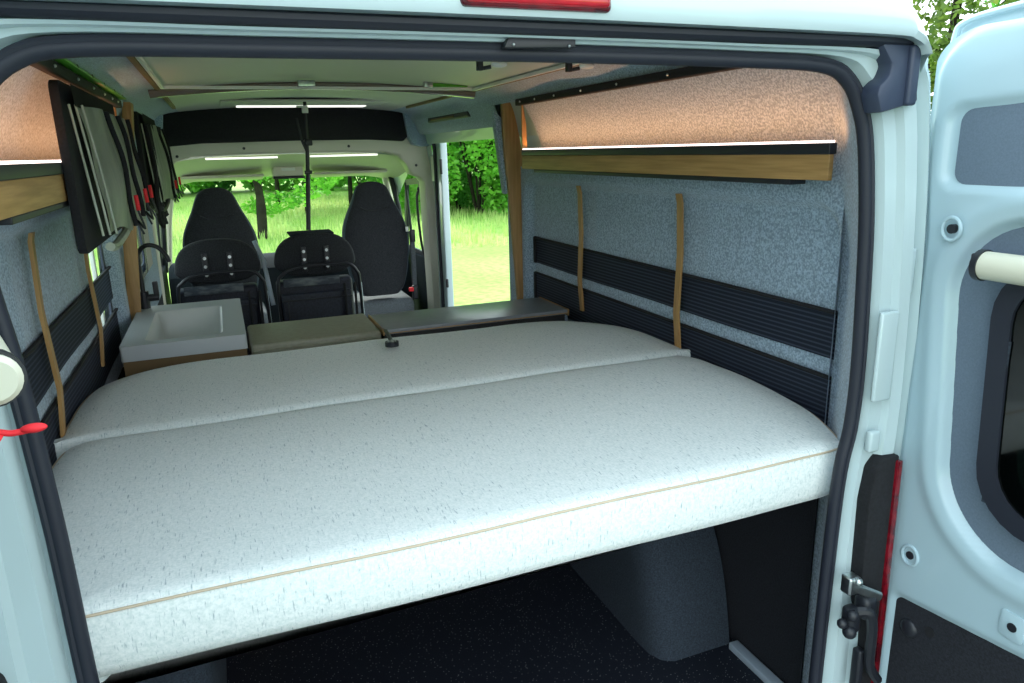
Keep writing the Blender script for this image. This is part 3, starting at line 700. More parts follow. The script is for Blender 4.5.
# strap with end piece lying on the far cushion
t = thing('pull_strap', (.03, 1.5, .99), 'short black strap with metal eyelet lying on the bed edge by the olive cushion', 'strap')
bm = B(); tube(bm, smooth_path([(.050, 1.72, .977), (.05, 1.64, .980), (.046, 1.55, .995), (.040, 1.46, 1.0)], 5), .005, n=8, sy=.5); done(bm, 'cord', 'oak_dark', t)
bm = B(); tube(bm, smooth_path([(.044, 1.52, 1.000), (.034, 1.42, 1.003), (.026, 1.34, 1.004)], 5), [.008]*11, n=8, sy=.5); disc(bm, (.022, 1.31, .992), (0, 0, 1), .024, .016, 20); done(bm, 'tab', 'black', t)
bm = B(); tube(bm, [(.022+.012*math.cos(a), 1.31+.012*math.sin(a), 1.009) for a in lin(0, 2*PI, 16)[:-1]], .003, n=6, closed=True); done(bm, 'eyelet', 'steel', t)

# ------------------------------------------------------------------ cab seats
def loft_seat(cx, y, label, tag_white):
    t = thing('car_seat', (cx, y, .10), label, 'car seat')
    hw = [(.66, .13), (.70, .17), (.78, .20), (.86, .218), (.97, .235), (1.08, .236), (1.16, .222), (1.24, .19), (1.30, .16), (1.36, .135), (1.40, .118), (1.43, .095), (1.448, .06), (1.455, .02)]
    bm = B(); rings = []
    pts = smooth_path([(w, 0, z) for z, w in hw], 3)
    for p in pts:
        w, z = max(p.x, .01), p.z; th = .075 if z < 1.2 else .075-.035*(z-1.2)/.25
        th = min(th, w*.9+.01); yy = y+.0+(1.3-z)*.10*-1+.08; ring = []
        for k in range(28):
            a = 2*PI*k/28; c, s_ = math.cos(a), math.sin(a); e = .62
            ring.append(bm.verts.new((cx+w*abs(c)**e*(1 if c > 0 else -1), yy+th*abs(s_)**e*(1 if s_ > 0 else -1), z)))
        rings.append(ring)
    for A_, C_ in zip(rings, rings[1:]):
        for i in range(28):
            f = bm.faces.new((A_[i], A_[(i+1) % 28], C_[(i+1) % 28], C_[i]))
            xm = sum(v.co.x for v in f.verts)/4-cx; wm = max(abs(v.co.x-cx) for v in A_)
            f.material_index = 1 if abs(xm) > wm*.93 else 0
    bm.faces.new(rings[0]); bm.faces.new(rings[-1])
    done(bm, 'backrest', ['seat', 'seat_side'], t, ang=60)
    bm = B(); tube(bm, smooth_path([(cx-.10, y-.012, 1.285), (cx-.05, y-.004, 1.262), (cx+.05, y-.004, 1.262), (cx+.10, y-.012, 1.285)], 4), .003, n=6); done(bm, 'head_seam', 'black', t)
    bm = B(); box(bm, cx-.25, cx+.25, y-.02, y+.50, .46, .62, .06, 5); done(bm, 'seat_cushion', 'seat_grey', t)
    bm = B(); box(bm, cx-.20, cx+.20, y+.03, y+.46, .05, .47, .02); done(bm, 'pedestal', 'dash', t)
    if tag_white:
        bm = B(); box(bm, cx+.205, cx+.225, y-.03, y-.022, 1.10, 1.135, .001); done(bm, 'cloth_tag', 'white_pl', t)
loft_seat(-.512, 4.02, 'dark high backed driver seat rising behind the left rear seat', False)
loft_seat(.525, 4.02, 'dark high backed passenger seat standing free on the right', True)
bm = B()
for v in ((-.30, .04), ): pass
# rear travel seats
def travel_seat(x0, x1, y, label, extra):
    t = thing('travel_seat', ((x0+x1)/2, y, .05), label, 'seat', 'two black tube framed travel seats')
    cx, w = (x0+x1)/2, (x1-x0)/2
    bm = B()
    up = []
    for k in range(25):
        a = PI*k/24; c = math.cos(a); up.append((cx+w*.93*abs(c)**.75*(1 if c > 0 else -1), 1.055+.175*math.sin(a)**.8))
    low = [(cx-w*.86, 1.04), (cx-w*.6, 1.005), (cx, .99), (cx+w*.6, 1.005), (cx+w*.86, 1.04)]
    poly_extrude(bm, [(x, y, z) for x, z in up+low], (0, .07, 0), bev=.014)
    done(bm, 'upper_pad', 'seat', t, ang=50)
    bm = B(); box(bm, x0+.015, x1-.045, y-.012, y+.10, .50, .975, .02, 4); done(bm, 'lower_back', 'nylon', t)
    bm = B(); box(bm, x0+.03, x1-.06, y-.055, y-.012, .55, .91, .014, 3); done(bm, 'pocket', 'nylon', t)
    bm = B(); box(bm, x0+.03, x1-.06, y-.060, y-.053, .870, .878, .002); box(bm, x0+.06, x0+.066, y-.062, y-.053, .62, .87, .002)
    for z in (.60, .72): box(bm, x0+.04, x1-.07, y-.058, y-.053, z, z+.012, .002)
    done(bm, 'pocket_zip', 'black', t)
    bm = B()
    for sx in (-.16, .08): box(bm, cx+w*sx+w*.72, cx+w*sx+w*.72+.012, y-.066, y-.05, .58, .95, .003)
    done(bm, 'webbing', 'blackmat', t)
    bm = B(); box(bm, x0+.05, x1-.12, y-.03, y-.012, .945, .992, .003); done(bm, 'papers', extra, t)
    for i, dx in enumerate((-.062, .062)):
        bm = B(); box(bm, cx+dx-.014, cx+dx+.014, y-.006, y+.004, 1.02, 1.16, .003); done(bm, 'bolt_plate', 'black', t)
        for z in (1.045, 1.09, 1.135):
            bm = B(); disc(bm, (cx+dx, y-.004, z), (0, -1, 0), .0085, .006, 12); done(bm, 'bolt', 'steel', t)
    bm = B()
    tube(bm, smooth_path([(x0+.03, y-.02, .50), (x0+.02, y-.03, .93), (x0+.05, y-.035, 1.02), (cx-.10, y-.03, 1.055), (cx+.06, y-.035, 1.06), (x1-.07, y-.04, 1.055), (x1-.022, y-.04, 1.01), (x1-.008, y-.03, .93), (x1, y-.02, .50)], 6), .0095, n=10)
    done(bm, 'tube_frame', 'black', t)
    bm = B(); tube(bm, [(x1-.004, y-.03, .94), (x1+.004, y-.02, .5)], .007, n=8); done(bm, 'recline_bar', 'alu', t)
    bm = B(); box(bm, x0+.02, x1-.02, y+.05, y+.50, .42, .56, .04, 4); done(bm, 'seat_cushion', 'seat', t)
    bm = B(); box(bm, x0+.06, x1-.06, y+.05, y+.45, .05, .425, .01); done(bm, 'pedestal', 'black', t)
travel_seat(-.765, -.300, 3.0, 'black tube framed travel seat behind the sink, its back before the driver seat', 'paper')
travel_seat(-.262, .212, 3.0, 'black tube framed travel seat in the middle behind the olive cushion', 'paper')
bm = B(); box(bm, -.15, .09, 3.02, 3.20, 1.218, 1.230, .005); tag(done(bm, 'tray', 'dash'), 'dark flat tray lying on top of the middle travel seat', 'tray')
bm = B(); tube(bm, [(-.335, 3.10, 1.20), (-.300, 3.05, 1.10), (-.275, 3.0, .85)], .012, n=8, sy=.4); tag(done(bm, 'belt_strap', 'alu'), 'pale belt strap slanting down between the two travel seats', 'strap')
# ceiling strap
t = thing('ceiling_strap', (.0, 3.2, 1.95), 'long black strap hanging from the ceiling lamp to the travel seats', 'strap')
bm = B(); tube(bm, [(.018, 3.2, 1.94), (.012, 3.2, 1.75), (.0, 3.2, 1.56), (-.03, 3.18, 1.232)], [.009, .009, .012, .013], n=8, sy=.4); done(bm, 'webbing', 'black', t)
bm = B(); tube(bm, [(-.035, 3.2, 1.85), (-.02, 3.2, 1.74), (.005, 3.2, 1.67)], .008, n=8, sy=.4); done(bm, 'loose_end', 'black', t)
bm = B(); box(bm, -.002, .032, 3.185, 3.20, 1.875, 1.91, .004); box(bm, -.03, .03, 3.19, 3.21, 1.905, 1.915, .003); done(bm, 'white_clip', 'white_pl', t)
bm = B(); box(bm, -.005, .038, 3.18, 3.205, 1.70, 1.735, .005); done(bm, 'buckle', 'black', t)
bm = B(); box(bm, -.02, .022, 3.18, 3.205, 1.545, 1.565, .004); done(bm, 'buckle', 'black', t)

# ------------------------------------------------------------------ hanging organisers on the left
def organiser(y0, y1, zt, zb, xb, xf, n, label, rods):
    t = thing('hanging_organiser', (xb, (y0+y1)/2, zt), label, 'organiser')
    bm = B()
    P = rrect(y0, y1, zb-.005, zt, .025, 4)
    poly_extrude(bm, [(xb-.004, y, z) for y, z in P], (.020, 0, 0), bev=.003); done(bm, 'back_board', 'blackmat', t)
    bm = B(); grid(bm, lambda y, z: Vector((xb+.035+.02*(1-(z-zb)/(zt-zb)), y, z)), [y0+.02, y1-.01], [zt-.055, zt-.008]); bmesh.ops.solidify(bm, geom=bm.faces[:], thickness=.02)
    done(bm, 'top_flap', 'blackmat', t)
    w = (y1-y0-.10)/n
    for i in range(n):
        a = y0+.09+i*w; b = a+w*.93
        def f(y, q, a=a, b=b, i=i):
            u = (y-a)/(b-a); z = zt-.05-(zt-.05-zb-.03)*q
            x = xb+.03+(xf-xb-.03)*math.sin(min(q*1.25, 1)*PI/2)+.016*math.sin(u*PI)+.003*math.sin(q*9+i*2+u*4)+.03*u
            return Vector((x, y+.03*q+.006*math.sin(q*7+i), z+.01*math.sin(u*6+i)*q))
        bm = B(); grid(bm, f, lin(a, b, 8), lin(0, 1, 16)); bmesh.ops.solidify(bm, geom=bm.faces[:], thickness=.006); done(bm, 'fabric_panel', 'silver', t)
        bm = B(); pts = [f(b, q)+Vector((.006, .012, 0)) for q in lin(0, 1, 14)]
        tube(bm, pts, .0065, n=6, sy=.5); done(bm, 'strap', 'blackmat', t)
        bm = B(); p = f(b, .86); tube(bm, [p+Vector((.02, .01, .04)), p+Vector((.022, .012, 0))], .0055, n=8); done(bm, 'zip_pull', 'redcloth', t)
        bm = B(); tube(bm, smooth_path([p+Vector((.02, .012, 0)), p+Vector((.03, .02, -.05)), p+Vector((.01, .06, -.03)), p+Vector((.02, .08, -.07))], 4), .003, n=6); done(bm, 'cord', 'black', t)
    for i, yy in enumerate((y0+.03, y0+.048, y0+.066)):
        bm = B(); tube(bm, smooth_path([(xb+.025+.010*i, yy, zt-.05), (xb+.035+.012*i, yy+.01, (zt+zb)/2), (xb+.045+.012*i, yy+.03, zb+.03)], 6), .0028, n=6); done(bm, 'fold', 'silver', t)
    bm = B()
    tube(bm, smooth_path([(xb+.05, y0+.10, zb+.0), (xf-.01, (y0+y1)/2-.1, zb-.015), (xf, y1-.25, zb+.015), (xf-.01, y1-.03, zb+.06)], 6), .011, n=8); done(bm, 'lower_rod', rods, t)
organiser(.735, 1.50, 1.822, 1.45, -.790, -.738, 3, 'black framed hanging organiser with sage fabric panels on the near left wall', 'silver')
organiser(2.46, 3.20, 1.85, 1.43, -.785, -.725, 2, 'farther hanging organiser with dark straps beyond the left oak post', 'black')
bm = B()
for k in range(7): tube(bm, smooth_path([(-.745+.004*k, 2.5+.07*k, 1.80), (-.735, 2.52+.07*k, 1.62), (-.745+.008*math.sin(k), 2.5+.075*k, 1.42), (-.74, 2.53+.07*k, 1.36-.02*math.sin(k*2))], 5), .011, n=6)
tag(done(bm, 'strap_bundle', 'blackmat'), 'bundle of black straps dangling from the farther organiser', 'straps')

# ------------------------------------------------------------------ rear fittings
t = thing('brake_light', (0, -.11, 1.885), 'long red brake light on the white roof edge above the opening', 'brake light')
bm = B(); box(bm, -.132, .098, -.106, -.080, 1.853, 1.901, .008, 3); done(bm, 'lens', 'red', t)
bm = B(); box(bm, -.137, .103, -.099, -.078, 1.848, 1.906, .008, 3); done(bm, 'bezel', 'reddark', t)
t = thing('latch_plate', (.01, -.04, 1.81), 'small black latch plate on the frame above the seal', 'latch')
bm = B(); poly_extrude(bm, [(-.050, -.036, 1.803), (-.042, -.036, 1.819), (.072, -.036, 1.820), (.072, -.036, 1.806)], (0, .02, 0), bev=.002); done(bm, 'plate', 'black', t)
for x in (-.035, .06):
    bm = B(); sphere(bm, (x, -.037, 1.808), .0025); done(bm, 'rivet', 'steel', t)
for s in (1, -1):
    if s > 0:
      bm = B()
      P = [(.695, 1.828), (.785, 1.828), (.805, 1.722), (.712, 1.702), (.698, 1.735), (.702, 1.752), (.722, 1.768), (.728, 1.79)]
      poly_extrude(bm, [(s*x, -.058, z) for x, z in P], (0, .045, 0), bev=.006)
      box(bm, *sorted((s*.765, s*.79)), -.068, -.05, 1.715, 1.825, .006)
      tag(done(bm, 'corner_cover', 'navy'), 'dark blue plastic cover at the upper right corner of the opening', 'cover')
    # tail light seen edge-on
    t = thing('tail_light', (s*.87, -.03, .63), 'tall dark tail light with red lens beside the %s' % ('open right door' if s > 0 else 'left door pillar'), 'tail light')
    bm = B(); P = [(.800, .63), (.796, .86), (.806, .94), (.825, .965), (.875, .965), (.884, .30), (.835, .30), (.828, .52)]
    poly_extrude(bm, [(s*(x+(.045 if s < 0 else 0)), -.058, z) for x, z in P], (0, .05, 0), bev=.006); done(bm, 'housing', 'blackmat', t)
    bm = B(); poly_extrude(bm, [(s*.862, -.066, .955), (s*.877, -.066, .955), (s*.886, -.066, .31), (s*.868, -.066, .31)], (0, .02, 0), bev=.004); done(bm, 'lens', 'reddark', t)
# ------------------------------------------------------------------ right rear door (open at 90 degrees), local frame: w along the door, z up, n into the inner face
def rear_door(name, hinge, dirw, nrm, full):
    d = empty(name, (hinge[0], hinge[1], .0)); struct(d)
    W = Vector((dirw[0], dirw[1], 0)).normalized(); Nn = Vector((nrm[0], nrm[1], 0)).normalized(); H = Vector((hinge[0], hinge[1], 0))
    def P(w, z, n=0): return H+W*w+Nn*n+Vector((0, 0, z))
    side = [(.0, .02), (.0, 1.30), (-.004, 1.45), (-.018, 1.60), (-.024, 1.70), (-.020, 1.765), (-.008, 1.80), (-.002, 1.84), (.004, 1.866), (.03, 1.878), (.10, 1.890), (.40, 1.905), (.74, 1.905), (.755, .02)]
    # inner panel with holes: outline ring strips around recesses built as raised frame
    def S(l): return [P(w, z, 0) for w, z in l]
    inner_face = B()
    # slab body
    sl = B()
    if full:
        lo_, hi_ = .88, 1.44
        top = [(0, hi_)]+[q for q in side if q[1] > hi_]+[(.755, hi_)]
        for pl in (top, [(.0, .02), (.0, lo_), (.755, lo_), (.755, .02)], [(.0, lo_), (.0, hi_), (.19, hi_), (.19, lo_)], [(.66, lo_), (.66, hi_), (.755, hi_), (.755, lo_)]):
            poly_extrude(sl, [P(w, z, -.034) for w, z in pl], -Nn*.022)
    else: poly_extrude(sl, [P(w, z, -.034) for w, z in side], -Nn*.022, bev=.004)
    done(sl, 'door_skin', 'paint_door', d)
    # raised inner pressing: one grid with recess depth function
    def sd(w, z, w0, w1, z0, z1, r, slope=0, sl2=0):
        z0_ = z0+slope*(w-w0); z1_ = z1+sl2*(w-w0)
        cx, cz_ = (w0+w1)/2, (z0_+z1_)/2; dx, dz = abs(w-cx)-((w1-w0)/2-r), abs(z-cz_)-((z1_-z0_)/2-r)
        return math.hypot(max(dx, 0), max(dz, 0))+min(max(dx, dz), 0)-r
    def dep(w, z):
        a = sd(w, z, .040, .70, 1.556, 1.712, .028, -.02, .06)
        b = sd(w-(1.42-z)*.085, z, .072, .66, .80, 1.50, .17, -.0, 0)
        c = sd(w, z, .036, .72, .02, .605, .02, 0, .12)
        e = sd(w, z, .012, .74, .0, 1.855, .09)
        n = -.0
        for q, dp in ((a, .012), (b, .022), (c, .010)): n -= dp*(1-sstep((q+.010)/.020))
        n -= .006*sstep((e+.006)/.012)
        n += .006*math.exp(-((b-.035)/.02)**2)
        return n
    def mi(w, z):
        if sd(w, z, .062, .70, 1.566, 1.708, .028, -.02, .06) < -.004: return 1
        if sd(w-(1.42-z)*.085, z, .072, .66, .80, 1.50, .17, 0, 0) < -.006: return 1
        if sd(w, z, .055, .72, .02, .605, .02, 0, .12) < -.002: return 2
        return 0
    def hit(w, z): return sd(w-(1.42-z)*.05, z, .172, .635, .885, 1.43, .12) < -.016
    bm = B()
    ws = lin(.002, .752, 150); zs = lin(.03, 1.86, 240)
    # top trimmed by the rounded corner
    def fn(w, z):
        zt = 1.86
        top = 1.790+.07*math.sqrt(max(0, 1-((.09-w)/.09)**2)) if w < .09 else 1.86
        zz = .03+(z-.03)*(top-.03)/(zt-.03)
        return P(w-(.022*sstep((zz-1.42)/.2)*max(0, 1-w/.12) if full else 0), zz, dep(w, .03+(z-.03)*(top-.03)/(zt-.03)) if full else 0)
    grid(bm, fn, ws if full else lin(.002, .752, 8), zs if full else lin(.03, 1.86, 8), skip=hit if full else None)
    if full:
        zt = lambda w: 1.790+.07*math.sqrt(max(0, 1-((.09-w)/.09)**2)) if w < .09 else 1.86
        edge = lambda z: .002-.022*sstep((z-1.42)/.2)
        rim = [(edge(z), z) for z in lin(.03, 1.785, 60)]+[(w+edge(1.8)*(1-w/.12), zt(w)) for w in lin(.002, .12, 20)]+[(w, 1.86) for w in lin(.15, .752, 8)]
        grid(bm, lambda i, n: P(*rim[int(i)], n if n < -.02 else dep(*rim[int(i)])), list(range(len(rim))), [-.05, -.01])
    done(bm, 'inner_panel', ['paint_door', 'recess', 'felt_dark'], d, ang=40)
    if full:
        sl_ = lambda w, z, k: w+(1.42-z)*k
        bm = B(); poly_extrude(bm, [P(w, z+(-.02 if z < 1.64 else .06)*(w-.04), -.0115) for w, z in rrect(.047, .69, 1.562, 1.706, .026)], Nn*.001); done(bm, 'recess_panel', 'recess', d, smooth=False)
        bm = B(); ring_extrude(bm, [P(sl_(w, z, .085), z, -.0218) for w, z in rrect(.078, .655, .808, 1.492, .165, 12)], [P(w+(1.42-z)*.05, z, -.0218) for w, z in rrect(.190, .618, .903, 1.412, .105, 12)], Nn*.002); done(bm, 'recess_panel', 'recess', d, smooth=False)
        bm = B(); poly_extrude(bm, [P(w, z+(.12*(w-.036) if z > .5 else 0), -.0095) for w, z in rrect(.041, .715, .03, .598, .018)], Nn*.001); done(bm, 'lower_cover', 'felt_dark', d, smooth=False)
    # top gutter edge
    bm = B(); tube(bm, smooth_path([P(.0, 1.80, -.02), P(.004, 1.85, -.02), P(.02, 1.872, -.02), P(.10, 1.884, -.02), P(.40, 1.90, -.02), P(.72, 1.90, -.02)], 5), .007, n=8); done(bm, 'top_edge', 'paint_door', d)
    # window
    O = [P(w+(1.42-z)*.05, z, -.004) for w, z in rrect(.172, .635, .885, 1.43, .12)]; I = [P(w+(1.42-z)*.05, z, -.004) for w, z in rrect(.212, .60, .925, 1.395, .09)]
    if full: O = [q-Nn*.05 for q in O]; I = [q-Nn*.05 for q in I]
    bm = B(); ring_extrude(bm, O, I, Nn*(.062 if full else .012)); fr = done(bm, 'window_frame', 'rubber', d)
    if not full:
      bm = B(); poly_extrude(bm, [P(w+(1.42-z)*.05, z, -.018) for w, z in rrect(.205, .605, .92, 1.40, .09)], Nn*.012); done(bm, 'window_backing', 'tintback', d, smooth=False)
    bm = B(); poly_extrude(bm, [P(w+(1.42-z)*.05, z, .0) for w, z in rrect(.205, .605, .92, 1.40, .09)], Nn*.002); done(bm, 'window_pane', 'tint', d, smooth=False)
    bm = B(); poly_extrude(bm, [P(.214, .93, .003), P(.222, .93, .003), P(.222, 1.27, .003), P(.214, 1.27, .003)], Nn*.004); done(bm, 'window_seal', 'felt_mid', d)
    # grab tube
    tz, tn = (1.416, .045) if full else (1.462, .090)
    bm = B(); tube(bm, [P(.175, tz, tn), P(.60 if full else .40, tz, tn)], .027 if full else .024, n=28); done(bm, 'roller_tube', 'cream2', d, ang=40)
    bm = B()
    for w in ((.166, .600) if full else (.140, .395)):
        tube(bm, [P(w, tz, tn), P(w+.012, tz, tn)], .030 if full else .027, n=24)
    box(bm, *sorted((P(.145, 0, .0).x, P(.165, 0, tn).x)), *sorted((P(.145, 0, 0).y, P(.165, 0, tn).y)), tz-.02, tz+.02, .004)
    done(bm, 'end_cap', 'black', d)
    if not full:
        bm = B(); tube(bm, [P(.395, tz, tn), P(.412, tz, tn), P(.417, tz, tn)], [.024, .024, .019], n=24); done(bm, 'tube_cap', 'cream2', d)
    # holes with pressed rings, button
    for w, z, ww in ((.074, 1.474, .012), (.068, .722, .0)):
        bm = B(); tube(bm, [P(w+.020*math.cos(a), z+.023*math.sin(a), .001+ww) for a in lin(0, 2*PI, 24)[:-1]], .004, n=8, closed=True); done(bm, 'pressed_ring', 'paint_door', d)
        bm = B(); disc(bm, P(w, z, -.001), Nn, .0095, .004+ww, 20); done(bm, 'bolt_hole', 'black', d)
    bm = B(); poly_extrude(bm, [P(w, z, -.002) for w, z in rrect(.285, .335, .665, .725, .01)], Nn*.006, bev=.002); done(bm, 'pressed_ring', 'paint_door', d)
    bm = B(); disc(bm, P(.312, .695, .002), Nn, .0095, .004, 20); done(bm, 'bolt_hole', 'black', d)
    bm = B(); sphere(bm, P(.083, .535, -.008), .022, .5, 1, 1, n=16); done(bm, 'button', 'black', d)
    bm = B(); disc(bm, P(.135, .560, -.010), Nn, .012, .004, 16); done(bm, 'plug', 'blackmat', d)
    return d
M['tintback'] = mat('privacy_glass', (.010, .016, .014), .06)
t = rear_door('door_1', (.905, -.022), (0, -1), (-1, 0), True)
bm = B(); box(bm, .745, .778, -.075, -.045, .645, .690, .006); tube(bm, [(.752, -.068, .670), (.835, -.080, .625)], .012, n=8, sy=.6); done(bm, 'hinge_arm', 'steel', t)
bm = B(); sphere(bm, (.765, -.078, .682), .010); done(bm, 'hinge_bolt', 'steel', t)
bm = B(); box(bm, .785, .825, -.09, -.05, .575, .632, .012); box(bm, .748, .784, -.085, -.05, .545, .612, .012); tube(bm, smooth_path([(.775, -.075, .60), (.797, -.09, .60), (.812, -.09, .55), (.822, -.085, .45), (.86, -.08, .39)], 5), .012, n=8); sphere(bm, (.752, -.08, .555), .016); sphere(bm, (.756, -.08, .598), .014); sphere(bm, (.738, -.07, .575), .012); done(bm, 'hinge_bracket', 'black', t)
bm = B(); box(bm, .80, .82, -.075, -.05, .36, .48, .006); done(bm, 'check_strap', 'black', t)
rear_door('door_2', (-.905, -.022), (.31, -.95), (.95, .31), False)
# red cord with toggle at the left door tube
t = thing('cord_toggle', (-.67, -.36, 1.40), 'red cord with blue black toggle hanging from the cream tube at left', 'cord')

bm = B(); tube(bm, smooth_path([(-.775, -.38, 1.403), (-.73, -.375, 1.404), (-.705, -.372, 1.409), (-.69, -.370, 1.405), (-.672, -.368, 1.406)], 5), .0032, n=8)
sphere(bm, (-.712, -.374, 1.405), .0075); sphere(bm, (-.672, -.369, 1.407), .0065, 1.8, 1, .7); tube(bm, [(-.728, -.375, 1.405), (-.712, -.374, 1.412), (-.698, -.372, 1.402)], .004, n=8)
done(bm, 'cord', 'redcloth', t)
bm = B(); tube(bm, [(-.745, -.38, 1.393), (-.712, -.378, 1.428)], .008, n=12); done(bm, 'toggle', 'navy', t)
bm = B(); disc(bm, (-.7155, -.3782, 1.4245), (.035, .002, .037), .0084, .006, 12); done(bm, 'toggle_cap', 'grey_panel', t)

# ------------------------------------------------------------------ outdoors
GZ = -.62
bm = B()
def gfn(x, y):
    r = math.hypot(x, y); h = .0
    if r > 6: h = .10*math.sin(x*.21+1)*math.sin(y*.17)*min(1, (r-6)/10)
    return Vector((x, y, GZ+h))
grid(bm, gfn, lin(-70, 90, 60), lin(-30, 110, 60))
g = done(bm, 'meadow', 'grass'); tag(g, kind='structure'); g.name = 'floor_meadow'

bm = B(); grid(bm, lambda x, y: Vector((x+.5*math.sin(y), y, GZ+.012)), lin(-7, 7, 8), lin(-12, 4.5, 10))  # unseen grey pad added under and behind the van against green bounce light
o = done(bm, 'bounce_pad', 'bounce_pad'); tag(o, kind='structure'); o.name = 'floor_bounce_pad'
def blades(name, n, region, hmin, hmax, label):
    bm = B(); rnd = random.Random(3)
    for _ in range(n):
        x = rnd.uniform(region[0], region[1]); y = rnd.uniform(region[2], region[3]); z = gfn(x, y).z
        h = rnd.uniform(hmin, hmax); a = rnd.uniform(0, PI); w = rnd.uniform(.012, .03)
        dx, dy = math.cos(a)*w, math.sin(a)*w; lx, ly = rnd.uniform(-.2, .2)*h, rnd.uniform(-.2, .2)*h
        v = [bm.verts.new(p) for p in ((x-dx, y-dy, z), (x+dx, y+dy, z), (x+lx+dx*.3, y+ly+dy*.3, z+h))]
        bm.faces.new(v)
    me = bpy.data.meshes.new(name); bm.to_mesh(me); bm.free()
    return tag(link(name, me, 'blade', smooth=False), label, 'grass', kind='stuff')
blades('tall_grass', 30000, (-16, 14, 15, 40), .10, .36, 'tall pale meadow grass seen through the windscreen')

def crown(bm, c, rx, ry, rz, n, s, rnd):
    lumps = [(Vector((rnd.gauss(0, .5), rnd.gauss(0, .5), rnd.gauss(0, .45))), rnd.uniform(.28, .5)) for _ in range(14)]
    for _ in range(n):
        L, r = lumps[rnd.randrange(14)]
        d = Vector((rnd.gauss(0, 1), rnd.gauss(0, 1), rnd.gauss(0, 1))).normalized()*r*rnd.uniform(.7, 1.05)
        p = L+d
        if p.length > 1.15: p = p.normalized()*1.1
        p = Vector((c[0]+p.x*rx, c[1]+p.y*ry, c[2]+p.z*rz))
        if p.z < GZ+.05: continue
        u = Vector((rnd.gauss(0, 1), rnd.gauss(0, 1), rnd.gauss(0, .6))).normalized(); w = u.cross(Vector((rnd.gauss(0, 1), rnd.gauss(0, 1), rnd.gauss(0, 1)))).normalized()
        k = s*rnd.uniform(.6, 1.3)
        bm.faces.new([bm.verts.new(q) for q in (p-u*k, p+w*k*.55, p+u*k, p-w*k*.55)])
def tree(name, x, y, h, r, trunk, m, n, s, label, zc=None, zr=None, seed=0, cat='tree', group=None, tr=.13):
    rnd = random.Random(seed+11)
    z0 = gfn(x, y).z; t = thing(name, (x, y, z0), label, cat, group)
    bm = B()
    if trunk:
        tube(bm, smooth_path([(x, y, z0-.1), (x+.05, y, z0+h*.25), (x-.06, y, z0+h*.5), (x+.05, y, z0+h*.85)], 4), [tr*1.25]*4+[tr]*4+[tr*.6]*4+[tr*.25], n=8)
        for k in range(5):
            a = k*1.3+seed; zz = z0+h*(.33+.09*k); tube(bm, smooth_path([(x, y, zz), (x+math.cos(a)*r*.4, y+math.sin(a)*r*.4, zz+h*.10), (x+math.cos(a)*r*.8, y+math.sin(a)*r*.8, zz+h*.14)], 3), [tr*.4]*3+[tr*.25]*3+[tr*.1], n=6)
    else:
        for k in range(6):
            a = k*1.05; tube(bm, [(x+math.cos(a)*.1, y+math.sin(a)*.1, z0-.05), (x+math.cos(a)*r*.5, y+math.sin(a)*r*.5, z0+h*.7)], [.05, .015], n=5)
    done(bm, 'trunk' if trunk else 'stems', 'bark', t)
    bm = B(); zc = z0+h*.68 if zc is None else zc; zr = h*.36 if zr is None else zr
    crown(bm, (x, y, zc), r, r, zr, n, s, rnd)
    me = bpy.data.meshes.new('crown'); bm.to_mesh(me); bm.free()
    link('foliage', me, m, t, smooth=False)
    return t
# orchard trees through the windscreen (direction from the camera, distance)
CX, CY = -.48, -1.14
def at(px, dist):
    a = -.3731 - math.atan2((px-512)/722.16, math.cos(.2601)) 
    return CX-math.sin(a)*dist, CY+math.cos(a)*dist
OR = [(160, 24, 4.4, 2.3, 'leaf'), (196, 40, 6, 3.4, 'leaf2'), (275, 22, 4.8, 2.5, 'leaf'), (293, 33, 5.4, 2.9, 'leaf'), (320, 30, 5.2, 2.8, 'leaf'), (362, 34, 5.6, 3.1, 'leaf2')]
names = ['young orchard tree at the left end of the windscreen view', 'deep green tree far behind the driver seat', 'nearest orchard tree with a clear trunk right of the driver seat', 'slim orchard tree behind the roof console', 'orchard tree beyond the hanging black strap', 'deep green tree just left of the passenger headrest']
for i, (px, dd, h, r, m) in enumerate(OR):
    x, y = at(px, dd)
    tree('orchard_tree', x, y, h, r, True, m, 6500, .085, names[i], seed=i, zc=GZ+h*.60, zr=h*.42, group=None, tr=.11 if i == 2 else .08)
# hedge of bushes behind
for i, (px, dd) in enumerate(((120, 52), (175, 50), (225, 54), (275, 50), (325, 52), (375, 47), (410, 40))):
    x, y = at(px, dd)
    tree('hedge_bush', x, y, 7.5, 4.6, False, 'leaf' if i % 2 else 'leaf2', 3600, .32, 'leafy bush in the far hedge seen through the windscreen', zc=GZ+3.6, zr=3.9, seed=40+i, cat='bush', group='bushes in the far hedge')
# woodland edge through the sliding door
for i, (px, dd, h, m) in enumerate(((428, 33, 8, 'leaf'), (448, 29, 8.5, 'leaf'), (466, 30, 10, 'leaf2'), (484, 27.5, 8, 'leaf'), (503, 30, 10, 'leaf2'), (520, 27, 8, 'leaf'), (545, 29, 9.5, 'leaf2'))):
    x, y = at(px, dd)
    tree('woodland_tree', x, y, h, 2.5, False, m, 9500, .115, 'dense green tree of the wood edge seen through the sliding door', zc=GZ+h*.42, zr=h*.46, seed=70+i, group='trees of the wood edge')
for i, (px, dd) in enumerate(((440, 38), (475, 38), (510, 38), (550, 37))):
    x, y = at(px, dd)
    tree('woodland_tree', x, y, 13, 4.2, True, 'leaf2', 4200, .30, 'tall tree standing deeper in the wood beyond the sliding door', zc=GZ+6.5, zr=6, seed=90+i, group='deeper trees of the wood')
